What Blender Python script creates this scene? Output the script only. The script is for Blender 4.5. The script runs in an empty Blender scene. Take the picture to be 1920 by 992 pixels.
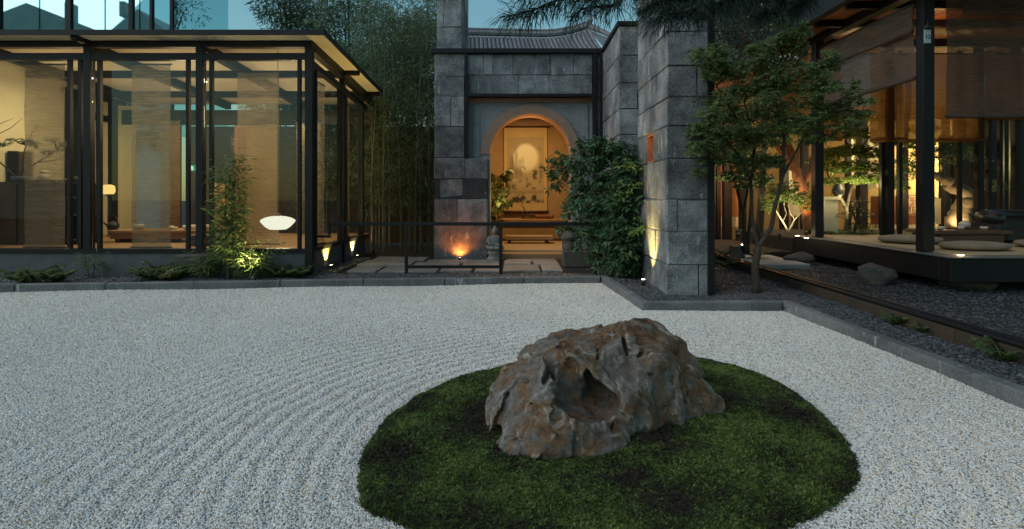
import bpy, bmesh, math, random
import numpy as np
from mathutils import Vector, Matrix, noise
R = math.radians
S = bpy.context.scene
C = S.collection
# ---------------------------------------------------------------- camera
H, F, CX, CY = 1.3, 1066.7, 967.0, 367.0
cam = bpy.data.cameras.new('camera'); cam.lens = 20; cam.sensor_width = 36
cam.shift_x = -7/1920; cam.shift_y = -129/1920; cam.clip_start = .05; cam.clip_end = 500
co = bpy.data.objects.new('camera', cam); C.objects.link(co)
co.location = (0, 0, H); co.rotation_euler = (R(90), 0, 0); S.camera = co
# ---------------------------------------------------------------- dusk sky, weak broad sun, exposure
W = bpy.data.worlds.new('World'); S.world = W; W.use_nodes = True
sk = W.node_tree.nodes.new('ShaderNodeTexSky'); sk.sky_type = 'NISHITA'; sk.sun_disc = False
SUN_EL, SUN_AZ = 34, 250
sk.sun_elevation = R(SUN_EL); sk.sun_rotation = R(SUN_AZ)
sk.ozone_density = 4; sk.air_density = 1.9; sk.dust_density = .4
tint = W.node_tree.nodes.new('ShaderNodeMix'); tint.data_type = 'RGBA'; tint.blend_type = 'MULTIPLY'; tint.inputs[0].default_value = 1; tint.inputs[7].default_value = (.69, .95, .93, 1)
W.node_tree.links.new(sk.outputs[0], tint.inputs[6]); W.node_tree.links.new(tint.outputs[2], W.node_tree.nodes['Background'].inputs[0])
W.node_tree.nodes['Background'].inputs[1].default_value = .105
sl = bpy.data.lights.new('sun', 'SUN'); sl.energy = 1.75; sl.angle = R(75); sl.color = (1, .95, .92)
so = bpy.data.objects.new('sun', sl); C.objects.link(so)
sd = Vector((math.sin(R(SUN_AZ))*math.cos(R(SUN_EL)), math.cos(R(SUN_AZ))*math.cos(R(SUN_EL)), math.sin(R(SUN_EL))))
so.rotation_euler = sd.to_track_quat('Z', 'Y').to_euler(); so.location = sd*20
S.view_settings.view_transform = 'Standard'; S.view_settings.look = 'None'
S.view_settings.exposure = .17; S.view_settings.gamma = 1
cy = S.cycles
cy.use_denoising = True; cy.max_bounces = 7; cy.diffuse_bounces = 3; cy.glossy_bounces = 3
cy.transmission_bounces = 4; cy.transparent_max_bounces = 24; cy.sample_clamp_indirect = 3
cy.caustics_reflective = cy.caustics_refractive = False
# ---------------------------------------------------------------- helpers
def P(px, py, d): return Vector(((px-CX)*d/F, d, H+(CY-py)*d/F))
def XX(px, d): return (px-CX)*d/F
def ZZ(py, d): return H+(CY-py)*d/F
def G(px, py, z=0):
    d = (H-z)*F/(py-CY); return Vector(((px-CX)*d/F, d, z))
def tag(o, label=None, cat=None, group=None, kind=None):
    for k, v in (('label', label), ('category', cat), ('group', group), ('kind', kind)):
        if v: o[k] = v
    return o
def thing(name, label, cat, loc=(0, 0, 0), group=None):
    o = bpy.data.objects.new(name, None); C.objects.link(o); o.location = loc; o.empty_display_size = .1
    return tag(o, label, cat, group)
def link(name, me, m=None, parent=None, smooth=False):
    if m is not None and not me.materials: me.materials.append(m)
    if smooth: me.polygons.foreach_set('use_smooth', np.ones(len(me.polygons), dtype=bool))
    o = bpy.data.objects.new(name, me); C.objects.link(o)
    if parent is not None:
        o.parent = parent
        if parent.type == 'EMPTY': o.matrix_parent_inverse = Matrix.Translation(-parent.location)
    return o
def copy_tree(o, parent=None):
    c = o.copy(); C.objects.link(c)
    if parent is not None: c.parent = parent
    for ch in list(o.children): copy_tree(ch, c)
    return c
class MB:
    def __init__(s): s.v = []; s.f = []
    def add(s, vs, fs):
        n = len(s.v); s.v += [tuple(v) for v in vs]; s.f += [tuple(i+n for i in f) for f in fs]; return s
    def box(s, x0, x1, y0, y1, z0, z1):
        return s.add([(x0,y0,z0),(x1,y0,z0),(x1,y1,z0),(x0,y1,z0),(x0,y0,z1),(x1,y0,z1),(x1,y1,z1),(x0,y1,z1)],
              [(0,3,2,1),(4,5,6,7),(0,1,5,4),(1,2,6,5),(2,3,7,6),(3,0,4,7)])
    def cbox(s, x0, x1, y0, y1, z0, z1, c=.008, j=0, rng=random):      # chamfered, slightly uneven block
        c = min(c, .3*(x1-x0), .3*(y1-y0), .3*(z1-z0))
        vs, key = [], {}
        for ix, x in enumerate((x0, x1)):
            for iy, y in enumerate((y0, y1)):
                for iz, z in enumerate((z0, z1)):
                    sx, sy, sz = (1, -1)[ix]*c, (1, -1)[iy]*c, (1, -1)[iz]*c
                    for a, p in enumerate(((x, y+sy, z+sz), (x+sx, y, z+sz), (x+sx, y+sy, z))):
                        key[ix, iy, iz, a] = len(vs); vs.append(p)
        fs = []
        for i in (0, 1):
            fs.append([key[i,a,b,0] for a, b in ((0,0),(1,0),(1,1),(0,1))])
            fs.append([key[a,i,b,1] for a, b in ((0,0),(1,0),(1,1),(0,1))])
            fs.append([key[a,b,i,2] for a, b in ((0,0),(1,0),(1,1),(0,1))])
        for i in (0, 1):
            for k in (0, 1):
                fs.append([key[0,i,k,1], key[1,i,k,1], key[1,i,k,2], key[0,i,k,2]])
                fs.append([key[i,0,k,0], key[i,1,k,0], key[i,1,k,2], key[i,0,k,2]])
                fs.append([key[i,k,0,0], key[i,k,1,0], key[i,k,1,1], key[i,k,0,1]])
        for i in (0, 1):
            for k in (0, 1):
                for l in (0, 1): fs.append([key[i,k,l,0], key[i,k,l,1], key[i,k,l,2]])
        cen = Vector(((x0+x1)/2, (y0+y1)/2, (z0+z1)/2)); out = []
        for f in fs:
            a, b, d = (Vector(vs[q]) for q in f[:3])
            mid = sum((Vector(vs[q]) for q in f), Vector())/len(f)
            out.append(f if (b-a).cross(d-a).dot(mid-cen) > 0 else f[::-1])
        if j: vs = [tuple(q+rng.uniform(-j, j) for q in v) for v in vs]
        return s.add(vs, out)
    def tube(s, pts, rad, n=6, cap=True):
        pts = [Vector(p) for p in pts]
        if not isinstance(rad, (list, tuple)): rad = [rad]*len(pts)
        vs, fs = [], []
        d0 = (pts[1]-pts[0]).normalized(); u = d0.orthogonal().normalized()
        for i, p in enumerate(pts):
            d = (pts[min(i+1, len(pts)-1)]-pts[max(i-1, 0)]).normalized()
            u = (u-d*u.dot(d)).normalized(); w = d.cross(u)
            for k in range(n):
                a = 2*math.pi*k/n; vs.append(p+(u*math.cos(a)+w*math.sin(a))*rad[i])
        for i in range(len(pts)-1):
            for k in range(n):
                a, b = i*n+k, i*n+(k+1) % n; fs.append((a, b, b+n, a+n))
        if cap: fs.append(tuple(range(n))[::-1]); fs.append(tuple(range((len(pts)-1)*n, len(pts)*n)))
        return s.add(vs, fs)
    def lathe(s, prof, cen=(0, 0, 0), n=20, sx=1, sy=1):
        vs, fs = [], []
        for r, z in prof:
            for k in range(n):
                a = 2*math.pi*k/n; vs.append((cen[0]+r*sx*math.cos(a), cen[1]+r*sy*math.sin(a), cen[2]+z))
        for i in range(len(prof)-1):
            for k in range(n):
                a, b = i*n+k, i*n+(k+1) % n; fs.append((a, b, b+n, a+n))
        fs.append(tuple(range(n))[::-1]); fs.append(tuple(range((len(prof)-1)*n, len(prof)*n)))
        return s.add(vs, fs)
    def prism(s, poly, z0, z1):                                       # CCW polygon in XY
        n = len(poly); vs = [(p[0], p[1], z0) for p in poly]+[(p[0], p[1], z1) for p in poly]
        fs = [tuple(range(n))[::-1], tuple(range(n, 2*n))]+[(i, (i+1) % n, (i+1) % n+n, i+n) for i in range(n)]
        return s.add(vs, fs)
    def mesh(s, name):
        me = bpy.data.meshes.new(name); me.from_pydata(s.v, [], s.f); me.update(); return me
    def build(s, name, m, parent=None, smooth=False): return link(name, s.mesh(name), m, parent, smooth)
def np_mesh(name, v, f, smooth=False):
    me = bpy.data.meshes.new(name); v = np.asarray(v, dtype=np.float32); f = np.asarray(f, dtype=np.int32)
    k = f.shape[1]
    me.vertices.add(len(v)); me.vertices.foreach_set('co', v.ravel())
    me.loops.add(f.size); me.loops.foreach_set('vertex_index', f.ravel())
    me.polygons.add(len(f)); me.polygons.foreach_set('loop_start', np.arange(0, f.size, k, dtype=np.int32))
    me.polygons.foreach_set('loop_total', np.full(len(f), k, dtype=np.int32))
    me.update(calc_edges=True); return me
# ---------------------------------------------------------------- materials
def newmat(name):
    m = bpy.data.materials.new(name); m.use_nodes = True
    nt = m.node_tree; return m, nt, nt.nodes['Principled BSDF'], nt.nodes['Material Output']
def N(nt, t, **kw):
    n = nt.nodes.new(t)
    for k, v in kw.items():
        if k in n.inputs: n.inputs[k].default_value = v
        else: setattr(n, k, v)
    return n
def ramp(nt, fac, stops):
    r = nt.nodes.new('ShaderNodeValToRGB'); e = r.color_ramp.elements
    while len(e) < len(stops): e.new(.5)
    for q, (p, c) in zip(e, stops): q.position = p; q.color = (*c, 1)
    nt.links.new(fac, r.inputs[0]); return r.outputs[0]
def mat(name, c1, c2=None, scale=6, rough=.6, bump=.0, bscale=40, rnd=0, stretch=(1, 1, 1), coord='Object', metal=0, det=6, c3=None, spec=.4):
    m, nt, b, o = newmat(name); L = nt.links.new
    b.inputs['Roughness'].default_value = rough; b.inputs['Metallic'].default_value = metal
    b.inputs['Specular IOR Level'].default_value = spec
    if c2 is None: c2 = tuple(x*.75 for x in c1)
    if coord == 'World': cs = N(nt, 'ShaderNodeNewGeometry').outputs['Position']
    else: cs = N(nt, 'ShaderNodeTexCoord').outputs[coord]
    mp = N(nt, 'ShaderNodeMapping'); mp.inputs['Scale'].default_value = stretch; L(cs, mp.inputs[0])
    n1 = N(nt, 'ShaderNodeTexNoise', Scale=scale, Detail=det, Roughness=.62); L(mp.outputs[0], n1.inputs['Vector'])
    st = [(.32, c2), (.68, c1)] if c3 is None else [(.3, c2), (.5, c1), (.7, c3)]
    col = ramp(nt, n1.outputs[0], st)
    if rnd:
        oi = N(nt, 'ShaderNodeObjectInfo'); hs = N(nt, 'ShaderNodeHueSaturation')
        mr = N(nt, 'ShaderNodeMapRange'); mr.inputs['To Min'].default_value = 1-rnd; mr.inputs['To Max'].default_value = 1+rnd
        L(oi.outputs['Random'], mr.inputs[0]); L(mr.outputs[0], hs.inputs['Value']); L(col, hs.inputs['Color']); col = hs.outputs[0]
    L(col, b.inputs['Base Color'])
    if bump:
        n2 = N(nt, 'ShaderNodeTexNoise', Scale=bscale, Detail=5, Roughness=.7); L(mp.outputs[0], n2.inputs['Vector'])
        bp = N(nt, 'ShaderNodeBump', Strength=bump, Distance=.02); L(n2.outputs[0], bp.inputs['Height']); L(bp.outputs[0], b.inputs['Normal'])
    return m
def emit(name, col, st):
    m, nt, b, o = newmat(name); nt.nodes.remove(b)
    e = N(nt, 'ShaderNodeEmission', Strength=st); e.inputs[0].default_value = (*col, 1); nt.links.new(e.outputs[0], o.inputs[0]); return m
def glassmat(name, tint=(.9, .93, .92), base=.05, k=1.0, gcol=(.9, .9, .9)):
    m, nt, b, o = newmat(name); nt.nodes.remove(b); L = nt.links.new
    t = N(nt, 'ShaderNodeBsdfTransparent'); t.inputs[0].default_value = (*tint, 1)
    g = N(nt, 'ShaderNodeBsdfGlossy', Roughness=.015); g.inputs[0].default_value = (*gcol, 1); fr = N(nt, 'ShaderNodeFresnel', IOR=1.4)
    ma = N(nt, 'ShaderNodeMath', operation='MULTIPLY_ADD'); ma.inputs[1].default_value = k; ma.inputs[2].default_value = base-.04
    mx = N(nt, 'ShaderNodeMixShader'); L(fr.outputs[0], ma.inputs[0]); L(ma.outputs[0], mx.inputs[0]); L(t.outputs[0], mx.inputs[1]); L(g.outputs[0], mx.inputs[2])
    L(mx.outputs[0], o.inputs[0]); return m
def leafmat(name, c1, c2, trans=.35, rough=.5, scale=2.5):
    m, nt, b, o = newmat(name); L = nt.links.new
    gp = N(nt, 'ShaderNodeNewGeometry'); n1 = N(nt, 'ShaderNodeTexNoise', Scale=scale, Detail=3); L(gp.outputs['Position'], n1.inputs['Vector'])
    mi = N(nt, 'ShaderNodeMix', data_type='FLOAT'); mi.inputs[0].default_value = .5
    L(n1.outputs[0], mi.inputs[2]); L(gp.outputs['Random Per Island'], mi.inputs[3])
    col = ramp(nt, mi.outputs[0], [(.3, c2), (.7, c1)])
    L(col, b.inputs['Base Color']); b.inputs['Roughness'].default_value = rough; b.inputs['Specular IOR Level'].default_value = .3
    t = N(nt, 'ShaderNodeBsdfTranslucent'); L(col, t.inputs[0]); mx = N(nt, 'ShaderNodeMixShader'); mx.inputs[0].default_value = trans
    L(b.outputs[0], mx.inputs[1]); L(t.outputs[0], mx.inputs[2]); L(mx.outputs[0], o.inputs[0]); return m
def weave(name, c1, c2, solid=.85, trans=.5, freq=90, axis='Z'):      # woven translucent cloth with fine holes
    m, nt, b, o = newmat(name); nt.nodes.remove(b); L = nt.links.new
    tc = N(nt, 'ShaderNodeTexCoord')
    mp = N(nt, 'ShaderNodeMapping'); mp.inputs['Scale'].default_value = (3, 3, freq) if axis == 'Z' else (freq, freq, 3)
    L(tc.outputs['Object'], mp.inputs[0])
    n1 = N(nt, 'ShaderNodeTexNoise', Scale=1, Detail=4, Roughness=.6); L(mp.outputs[0], n1.inputs['Vector'])
    n3 = N(nt, 'ShaderNodeTexNoise', Scale=1.6, Detail=2); L(tc.outputs['Object'], n3.inputs['Vector'])
    ad = N(nt, 'ShaderNodeMix', data_type='FLOAT'); ad.inputs[0].default_value = .35; L(n1.outputs[0], ad.inputs[2]); L(n3.outputs[0], ad.inputs[3])
    col = ramp(nt, ad.outputs[0], [(.38, c2), (.62, c1)])
    d = N(nt, 'ShaderNodeBsdfDiffuse'); t = N(nt, 'ShaderNodeBsdfTranslucent'); L(col, d.inputs[0]); L(col, t.inputs[0])
    m1 = N(nt, 'ShaderNodeMixShader'); m1.inputs[0].default_value = trans; L(d.outputs[0], m1.inputs[1]); L(t.outputs[0], m1.inputs[2])
    tr = N(nt, 'ShaderNodeBsdfTransparent'); m2 = N(nt, 'ShaderNodeMixShader')
    mr = N(nt, 'ShaderNodeMapRange'); mr.inputs['From Min'].default_value = .3; mr.inputs['From Max'].default_value = .7
    mr.inputs['To Min'].default_value = max(0, solid-.15); mr.inputs['To Max'].default_value = min(1, solid+.15)
    L(n1.outputs[0], mr.inputs[0]); L(mr.outputs[0], m2.inputs[0]); L(tr.outputs[0], m2.inputs[1]); L(m1.outputs[0], m2.inputs[2])
    L(m2.outputs[0], o.inputs[0]); return m
def stonemat(name, c1, c2, c3, rnd=.22, bump=.6, rough=.75):           # bush-hammered stone with chips and scratches
    m, nt, b, o = newmat(name); L = nt.links.new
    ps = N(nt, 'ShaderNodeNewGeometry').outputs['Position']
    n1 = N(nt, 'ShaderNodeTexNoise', Scale=2.2, Detail=8, Roughness=.7); L(ps, n1.inputs['Vector'])
    n2 = N(nt, 'ShaderNodeTexNoise', Scale=65, Detail=4, Roughness=.75); L(ps, n2.inputs['Vector'])
    vo = N(nt, 'ShaderNodeTexVoronoi', Scale=90); L(ps, vo.inputs['Vector'])
    mx = N(nt, 'ShaderNodeMix', data_type='FLOAT'); mx.inputs[0].default_value = .5; L(n1.outputs[0], mx.inputs[2]); L(n2.outputs[0], mx.inputs[3])
    col = ramp(nt, mx.outputs[0], [(.4, c2), (.5, c1), (.6, c3)])
    oi = N(nt, 'ShaderNodeObjectInfo'); hs = N(nt, 'ShaderNodeHueSaturation')
    mr = N(nt, 'ShaderNodeMapRange'); mr.inputs['To Min'].default_value = 1-rnd; mr.inputs['To Max'].default_value = 1+rnd
    L(oi.outputs['Random'], mr.inputs[0]); L(mr.outputs[0], hs.inputs['Value']); L(col, hs.inputs['Color'])
    # pale lime runs and scratches
    mp = N(nt, 'ShaderNodeMapping'); mp.inputs['Scale'].default_value = (7, 7, 1.6); mp.inputs['Rotation'].default_value = (.3, .35, 0); L(ps, mp.inputs[0])
    n4 = N(nt, 'ShaderNodeTexNoise', Scale=1.3, Detail=7, Roughness=.72); L(mp.outputs[0], n4.inputs['Vector'])
    sc = ramp(nt, n4.outputs[0], [(.6, (0, 0, 0)), (.655, (.75, .75, .75))])
    m2 = N(nt, 'ShaderNodeMix', data_type='RGBA'); m2.inputs[7].default_value = (.42, .43, .43, 1)
    L(sc, m2.inputs[0]); L(hs.outputs[0], m2.inputs[6]); L(m2.outputs[2], b.inputs['Base Color'])
    b.inputs['Roughness'].default_value = rough; b.inputs['Specular IOR Level'].default_value = .35
    ad = N(nt, 'ShaderNodeMath', operation='ADD'); L(n2.outputs[0], ad.inputs[0]); L(vo.outputs[0], ad.inputs[1])
    a2 = N(nt, 'ShaderNodeMath', operation='ADD'); L(ad.outputs[0], a2.inputs[0]); L(n1.outputs[0], a2.inputs[1])
    bp = N(nt, 'ShaderNodeBump', Strength=bump, Distance=.012); L(a2.outputs[0], bp.inputs['Height']); L(bp.outputs[0], b.inputs['Normal'])
    return m
def instmat(name, stops, rough=.6, bump=.2):                           # colour per scattered piece
    m, nt, b, o = newmat(name); L = nt.links.new
    oi = N(nt, 'ShaderNodeObjectInfo'); col = ramp(nt, oi.outputs['Random'], stops)
    nt.nodes[-1].color_ramp.interpolation = 'LINEAR'
    gp = N(nt, 'ShaderNodeNewGeometry'); n1 = N(nt, 'ShaderNodeTexNoise', Scale=120, Detail=2); L(gp.outputs['Position'], n1.inputs['Vector'])
    n2 = N(nt, 'ShaderNodeTexNoise', Scale=.9, Detail=4); L(gp.outputs['Position'], n2.inputs['Vector'])
    hs = N(nt, 'ShaderNodeHueSaturation'); mr = N(nt, 'ShaderNodeMapRange'); mr.inputs['From Min'].default_value = .3; mr.inputs['From Max'].default_value = .7
    mr.inputs['To Min'].default_value = .85; mr.inputs['To Max'].default_value = 1.12
    mx = N(nt, 'ShaderNodeMix', data_type='FLOAT'); mx.inputs[0].default_value = .5; L(n1.outputs[0], mx.inputs[2]); L(n2.outputs[0], mx.inputs[3])
    L(mx.outputs[0], mr.inputs[0]); L(mr.outputs[0], hs.inputs['Value']); L(col, hs.inputs['Color']); L(hs.outputs[0], b.inputs['Base Color'])
    b.inputs['Roughness'].default_value = rough; return m
M = {}
M['black'] = mat('black_metal', (.014, .014, .015), (.009, .009, .01), 3, .5, .05, 60, spec=.22)
M['stone'] = stonemat('dark_stone', (.16, .172, .182), (.05, .055, .06), (.36, .37, .38), .32, .9)
M['darkstone'] = stonemat('black_stone', (.03, .032, .035), (.02, .022, .024), (.05, .05, .055), .1, .3)
M['lightstone'] = stonemat('pale_stone', (.27, .28, .29), (.17, .18, .19), (.4, .4, .4), .1, .9)
M['mortar'] = mat('mortar', (.05, .05, .052), (.03, .03, .032), 30, .95, .3, 80)
M['kerb'] = stonemat('kerb_stone', (.13, .135, .135), (.08, .085, .085), (.19, .19, .185), .12, .4)
M['plinth'] = mat('plinth_render', (.12, .125, .13), (.075, .08, .085), 4, .85, .3, 70, coord='World')
M['soil'] = mat('soil', (.035, .03, .024), (.018, .016, .013), 5, .95, .8, 40, coord='World')
M['slab'] = stonemat('paving_slab', (.22, .21, .2), (.13, .125, .12), (.3, .285, .27), .2, .35, .6)
M['wood'] = mat('dark_wood', (.12, .065, .035), (.06, .032, .018), 5, .5, .15, 30, stretch=(1, 6, 6))
M['oak'] = mat('oak', (.36, .22, .11), (.25, .145, .07), 4, .5, .12, 30, stretch=(1, 7, 7))
M['redwood'] = mat('red_wood', (.3, .12, .05), (.19, .07, .03), 4, .5, .12, 30, stretch=(7, 1, 7))
M['ceil'] = mat('ceiling_plaster', (.62, .56, .44), (.56, .5, .39), 2, .8, .05, 40)
M['cream'] = mat('cream_plaster', (.66, .6, .42), (.6, .54, .37), 1.5, .85, .06, 60)
M['ochre'] = mat('ochre_plaster', (.42, .29, .15), (.33, .22, .11), 2.5, .85, .15, 50)
M['curtain'] = weave('woven_curtain', (.32, .255, .18), (.2, .16, .115), .62, .4, 70)
M['blind'] = weave('bamboo_blind', (.155, .125, .1), (.1, .08, .064), .8, .35, 55)
M['blind_lit'] = weave('orange_lit_blind', (.30, .16, .06), (.2, .10, .035), .9, .6, 55)  # glow of the lamp-lit far blinds is put into this orange colour
M['glass'] = glassmat('clear_glass', k=.5); M['sideglass'] = glassmat('side_glass', base=.04, k=.14)
M['teal'] = glassmat('teal_facade_glass', (.3, .5, .52), .62, .8, (.55, .86, .9))
M['tile'] = mat('grey_roof_tile', (.2, .2, .205), (.11, .11, .115), 9, .8, .4, 50, rnd=.2)
M['bark'] = mat('bark', (.09, .07, .05), (.045, .036, .028), 14, .9, .8, 35, stretch=(1, 1, .25))
M['palebark'] = mat('pale_bark', (.3, .25, .17), (.18, .145, .1), 10, .85, .5, 35)
M['culm'] = mat('bamboo_culm', (.1, .1, .055), (.06, .065, .035), 6, .45, .1, 40, rnd=.3)
M['maple'] = leafmat('maple_leaf', (.26, .34, .13), (.14, .21, .085), .5)
M['mapley'] = leafmat('yellow_green_leaf', (.22, .27, .07), (.1, .16, .04), .45)
M['bambooleaf'] = leafmat('bamboo_leaf', (.16, .22, .11), (.075, .12, .065), .4)
M['shrub'] = leafmat('shrub_leaf', (.12, .21, .095), (.045, .1, .05), .35, .45)
M['pine'] = leafmat('pine_needle', (.035, .06, .042), (.016, .034, .024), .1, .5)
M['fern'] = leafmat('fern_frond', (.13, .19, .06), (.06, .1, .035), .35)
M['bigleaf'] = leafmat('broad_leaf', (.2, .22, .06), (.1, .13, .04), .35)
M['redleaf'] = leafmat('red_leaf', (.28, .07, .03), (.16, .04, .02), .35)
M['moss'] = leafmat('moss_leaf', (.06, .1, .022), (.02, .03, .012), .25, .7, 3)
M['mossbase'] = mat('moss_base', (.02, .03, .012), (.012, .015, .008), 8, .95, .8, 40, coord='World')
M['ceramic'] = mat('white_ceramic', (.65, .6, .5), (.58, .53, .44), 4, .35)
M['iron'] = mat('iron', (.035, .033, .032), (.02, .02, .02), 10, .5, .2, 60)
M['pot'] = mat('grey_brown_pot', (.15, .135, .115), (.085, .078, .07), 7, .7, .4, 50)
M['tatami'] = mat('tatami', (.42, .32, .18), (.34, .25, .14), 8, .8, .3, 60, stretch=(1, 30, 30))
M['cushion'] = mat('beige_cushion', (.27, .215, .15), (.2, .16, .11), 6, .95, .3, 120)
M['brick'] = mat('terracotta', (.42, .17, .08), (.3, .11, .05), 14, .9, .5, 60)
M['arch'] = mat('arch_render', (.36, .235, .165), (.27, .175, .125), 5, .85, .3, 50)
M['statue'] = mat('statue_stone', (.3, .29, .27), (.17, .165, .155), 12, .9, .6, 60)
M['boulder'] = mat('boulder', (.13, .12, .1), (.05, .05, .045), 3, .9, .7, 25)
M['concrete'] = mat('concrete', (.36, .35, .33), (.28, .275, .26), 1.2, .85, .15, 60, coord='World')
M['lamp_on'] = emit('lamp_glow', (1, .95, .76), 1.0)
M['bulb'] = emit('bulb_glow', (1, .82, .5), 14)
M['paperlamp'] = emit('paper_lamp', (1, .66, .2), 1.1)
# ---------------------------------------------------------------- lamps
WARM, YEL, ORG = (1, .75, .40), (1, .78, .28), (1, .36, .09)
def lamp(kind, loc, energy, col=WARM, size=.1, to=None, spot=60, blend=.6, sy=None):
    l = bpy.data.lights.new('lamp_light', kind); l.energy = energy; l.color = col
    if kind == 'AREA':
        l.size = size
        if sy: l.shape = 'RECTANGLE'; l.size_y = sy
    else: l.shadow_soft_size = size
    if kind == 'SPOT': l.spot_size = R(spot); l.spot_blend = blend
    o = bpy.data.objects.new('lamp_light', l); C.objects.link(o); o.location = loc
    if to is not None: o.rotation_euler = (Vector(loc)-Vector(to)).to_track_quat('Z', 'Y').to_euler()
    return o
def spotlight(loc, to, label, energy, col=YEL, spot=70, blend=.8, light=True, group='small ground spotlights'):
    loc = Vector(loc); d = (Vector(to)-loc).normalized()
    t = thing('ground_spotlight', label, 'spotlight', loc, group)
    b = MB(); b.tube([loc-d*.05, loc+d*.03], .032, 12); b.tube([loc-d*.02-Vector((0, 0, .07)), loc-d*.01], .008, 6); b.build('housing', M['iron'], t, True)
    l = MB(); l.tube([loc+d*.0305, loc+d*.033], .025, 12); l.build('lens', M['bulb'], t)
    if light: lamp('SPOT', loc+d*.05, energy, col, .02, to, spot, blend)
    return t
# ---------------------------------------------------------------- scatter of small loose pieces (stuff)
def scatter(o, pieces, m, flat=(.6, 1), tilt=.5, keep=True, seed=0):
    ng = bpy.data.node_groups.new(o.name+'_scatter', 'GeometryNodeTree')
    ng.interface.new_socket('Geometry', in_out='INPUT', socket_type='NodeSocketGeometry')
    ng.interface.new_socket('Geometry', in_out='OUTPUT', socket_type='NodeSocketGeometry')
    L = ng.links.new; A = ng.nodes.new
    gi, go = A('NodeGroupInput'), A('NodeGroupOutput')
    ds = A('GeometryNodeDistributePointsOnFaces'); ds.inputs['Seed'].default_value = seed
    na = A('GeometryNodeInputNamedAttribute'); na.inputs['Name'].default_value = 'dens'
    L(gi.outputs[0], ds.inputs['Mesh']); L(na.outputs[0], ds.inputs['Density'])
    jn = A('GeometryNodeJoinGeometry')
    for pc in pieces:
        oi = A('GeometryNodeObjectInfo'); oi.inputs['Object'].default_value = pc; oi.inputs['As Instance'].default_value = True
        L(oi.outputs['Geometry'], jn.inputs[0])
    ip = A('GeometryNodeInstanceOnPoints'); L(ds.outputs['Points'], ip.inputs['Points']); L(jn.outputs[0], ip.inputs['Instance'])
    ip.inputs['Pick Instance'].default_value = True
    rv = A('FunctionNodeRandomValue'); rv.data_type = 'FLOAT_VECTOR'
    rv.inputs[0].default_value = (-tilt, -tilt, 0); rv.inputs[1].default_value = (tilt, tilt, 6.283)
    L(rv.outputs[0], ip.inputs['Rotation'])
    ns = A('GeometryNodeInputNamedAttribute'); ns.inputs['Name'].default_value = 'size'
    r2 = A('FunctionNodeRandomValue'); r2.data_type = 'FLOAT'; r2.inputs[2].default_value = flat[0]; r2.inputs[3].default_value = flat[1]; r2.inputs['Seed'].default_value = 5
    mu = A('ShaderNodeMath'); mu.operation = 'MULTIPLY'; L(ns.outputs[0], mu.inputs[0]); L(r2.outputs[1], mu.inputs[1]); L(mu.outputs[0], ip.inputs['Scale'])
    j2 = A('GeometryNodeJoinGeometry'); L(ip.outputs[0], j2.inputs[0])
    if keep: L(gi.outputs[0], j2.inputs[0])
    L(j2.outputs[0], go.inputs[0])
    md = o.modifiers.new('scatter', 'NODES'); md.node_group = ng
def attr(me, name, vals):
    a = me.attributes.new(name, 'FLOAT', 'POINT'); a.data.foreach_set('value', np.asarray(vals, dtype=np.float32))
def source(name, me, m):                                               # a piece to be scattered, not linked to the scene itself
    me.materials.append(m); return bpy.data.objects.new(name, me)
def pebble(seed, s=(1, .8, .6), amp=.25, sub=2):
    bm = bmesh.new(); bmesh.ops.create_icosphere(bm, subdivisions=sub, radius=.5)
    for v in bm.verts:
        k = 1+amp*noise.noise(v.co*2.6+Vector((seed*7.1, 3, seed)))*2
        v.co = Vector((v.co.x*s[0]*k, v.co.y*s[1]*k, v.co.z*s[2]*k))
    me = bpy.data.meshes.new('pebble'); bm.to_mesh(me); bm.free()
    me.polygons.foreach_set('use_smooth', np.zeros(len(me.polygons), dtype=bool)); return me
def inpoly(x, y, poly):
    x, y = np.asarray(x), np.asarray(y); r = np.zeros(x.shape, dtype=bool); n = len(poly)
    for i in range(n):
        x0, y0 = poly[i][:2]; x1, y1 = poly[(i+1) % n][:2]
        if y0 == y1: continue
        c = ((y0 > y) != (y1 > y)) & (x < (x1-x0)*(y-y0)/(y1-y0)+x0); r ^= c
    return r
def grid_sheet(poly, step, zf):
    xs = np.arange(min(p[0] for p in poly), max(p[0] for p in poly)+step, step); ys = np.arange(min(p[1] for p in poly), max(p[1] for p in poly)+step, step)
    X, Y = np.meshgrid(xs, ys); ny, nx = X.shape
    v = np.stack([X.ravel(), Y.ravel(), zf(X, Y).ravel()], 1)
    i = np.arange(ny*nx).reshape(ny, nx); f = np.stack([i[:-1, :-1], i[:-1, 1:], i[1:, 1:], i[1:, :-1]], -1).reshape(-1, 4)
    cx, cyy = v[f, 0].mean(1), v[f, 1].mean(1); f = f[inpoly(cx, cyy, poly)]
    used = np.unique(f); re = np.full(len(v), -1); re[used] = np.arange(len(used))
    return v[used], re[f]
# ---------------------------------------------------------------- ground
gb = MB(); gb.add([(-150, -150, -.06), (150, -150, -.06), (150, 150, -.06), (-150, 150, -.06)], [(0, 1, 2, 3)])
tag(gb.build('ground', M['soil']), kind='structure')
# kerb line: far edge (slightly skewed), step round the stone wall, then along the slate strip
KA, KB, KC, KD, KE = Vector((-10.2, 7.33, 0)), Vector((1.27, 8.46, 0)), Vector((1.42, 6.4, 0)), Vector((3.02, 6.42, 0)), Vector((3.2, -1.5, 0))
GPOLY = [(-10.5, -1.5), (KE.x+.06, -1.5), (KD.x+.06, KD.y+.06), (KC.x+.06, KC.y+.06), (KB.x+.06, KB.y+.06), (KA.x, KA.y+.06)]
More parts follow.
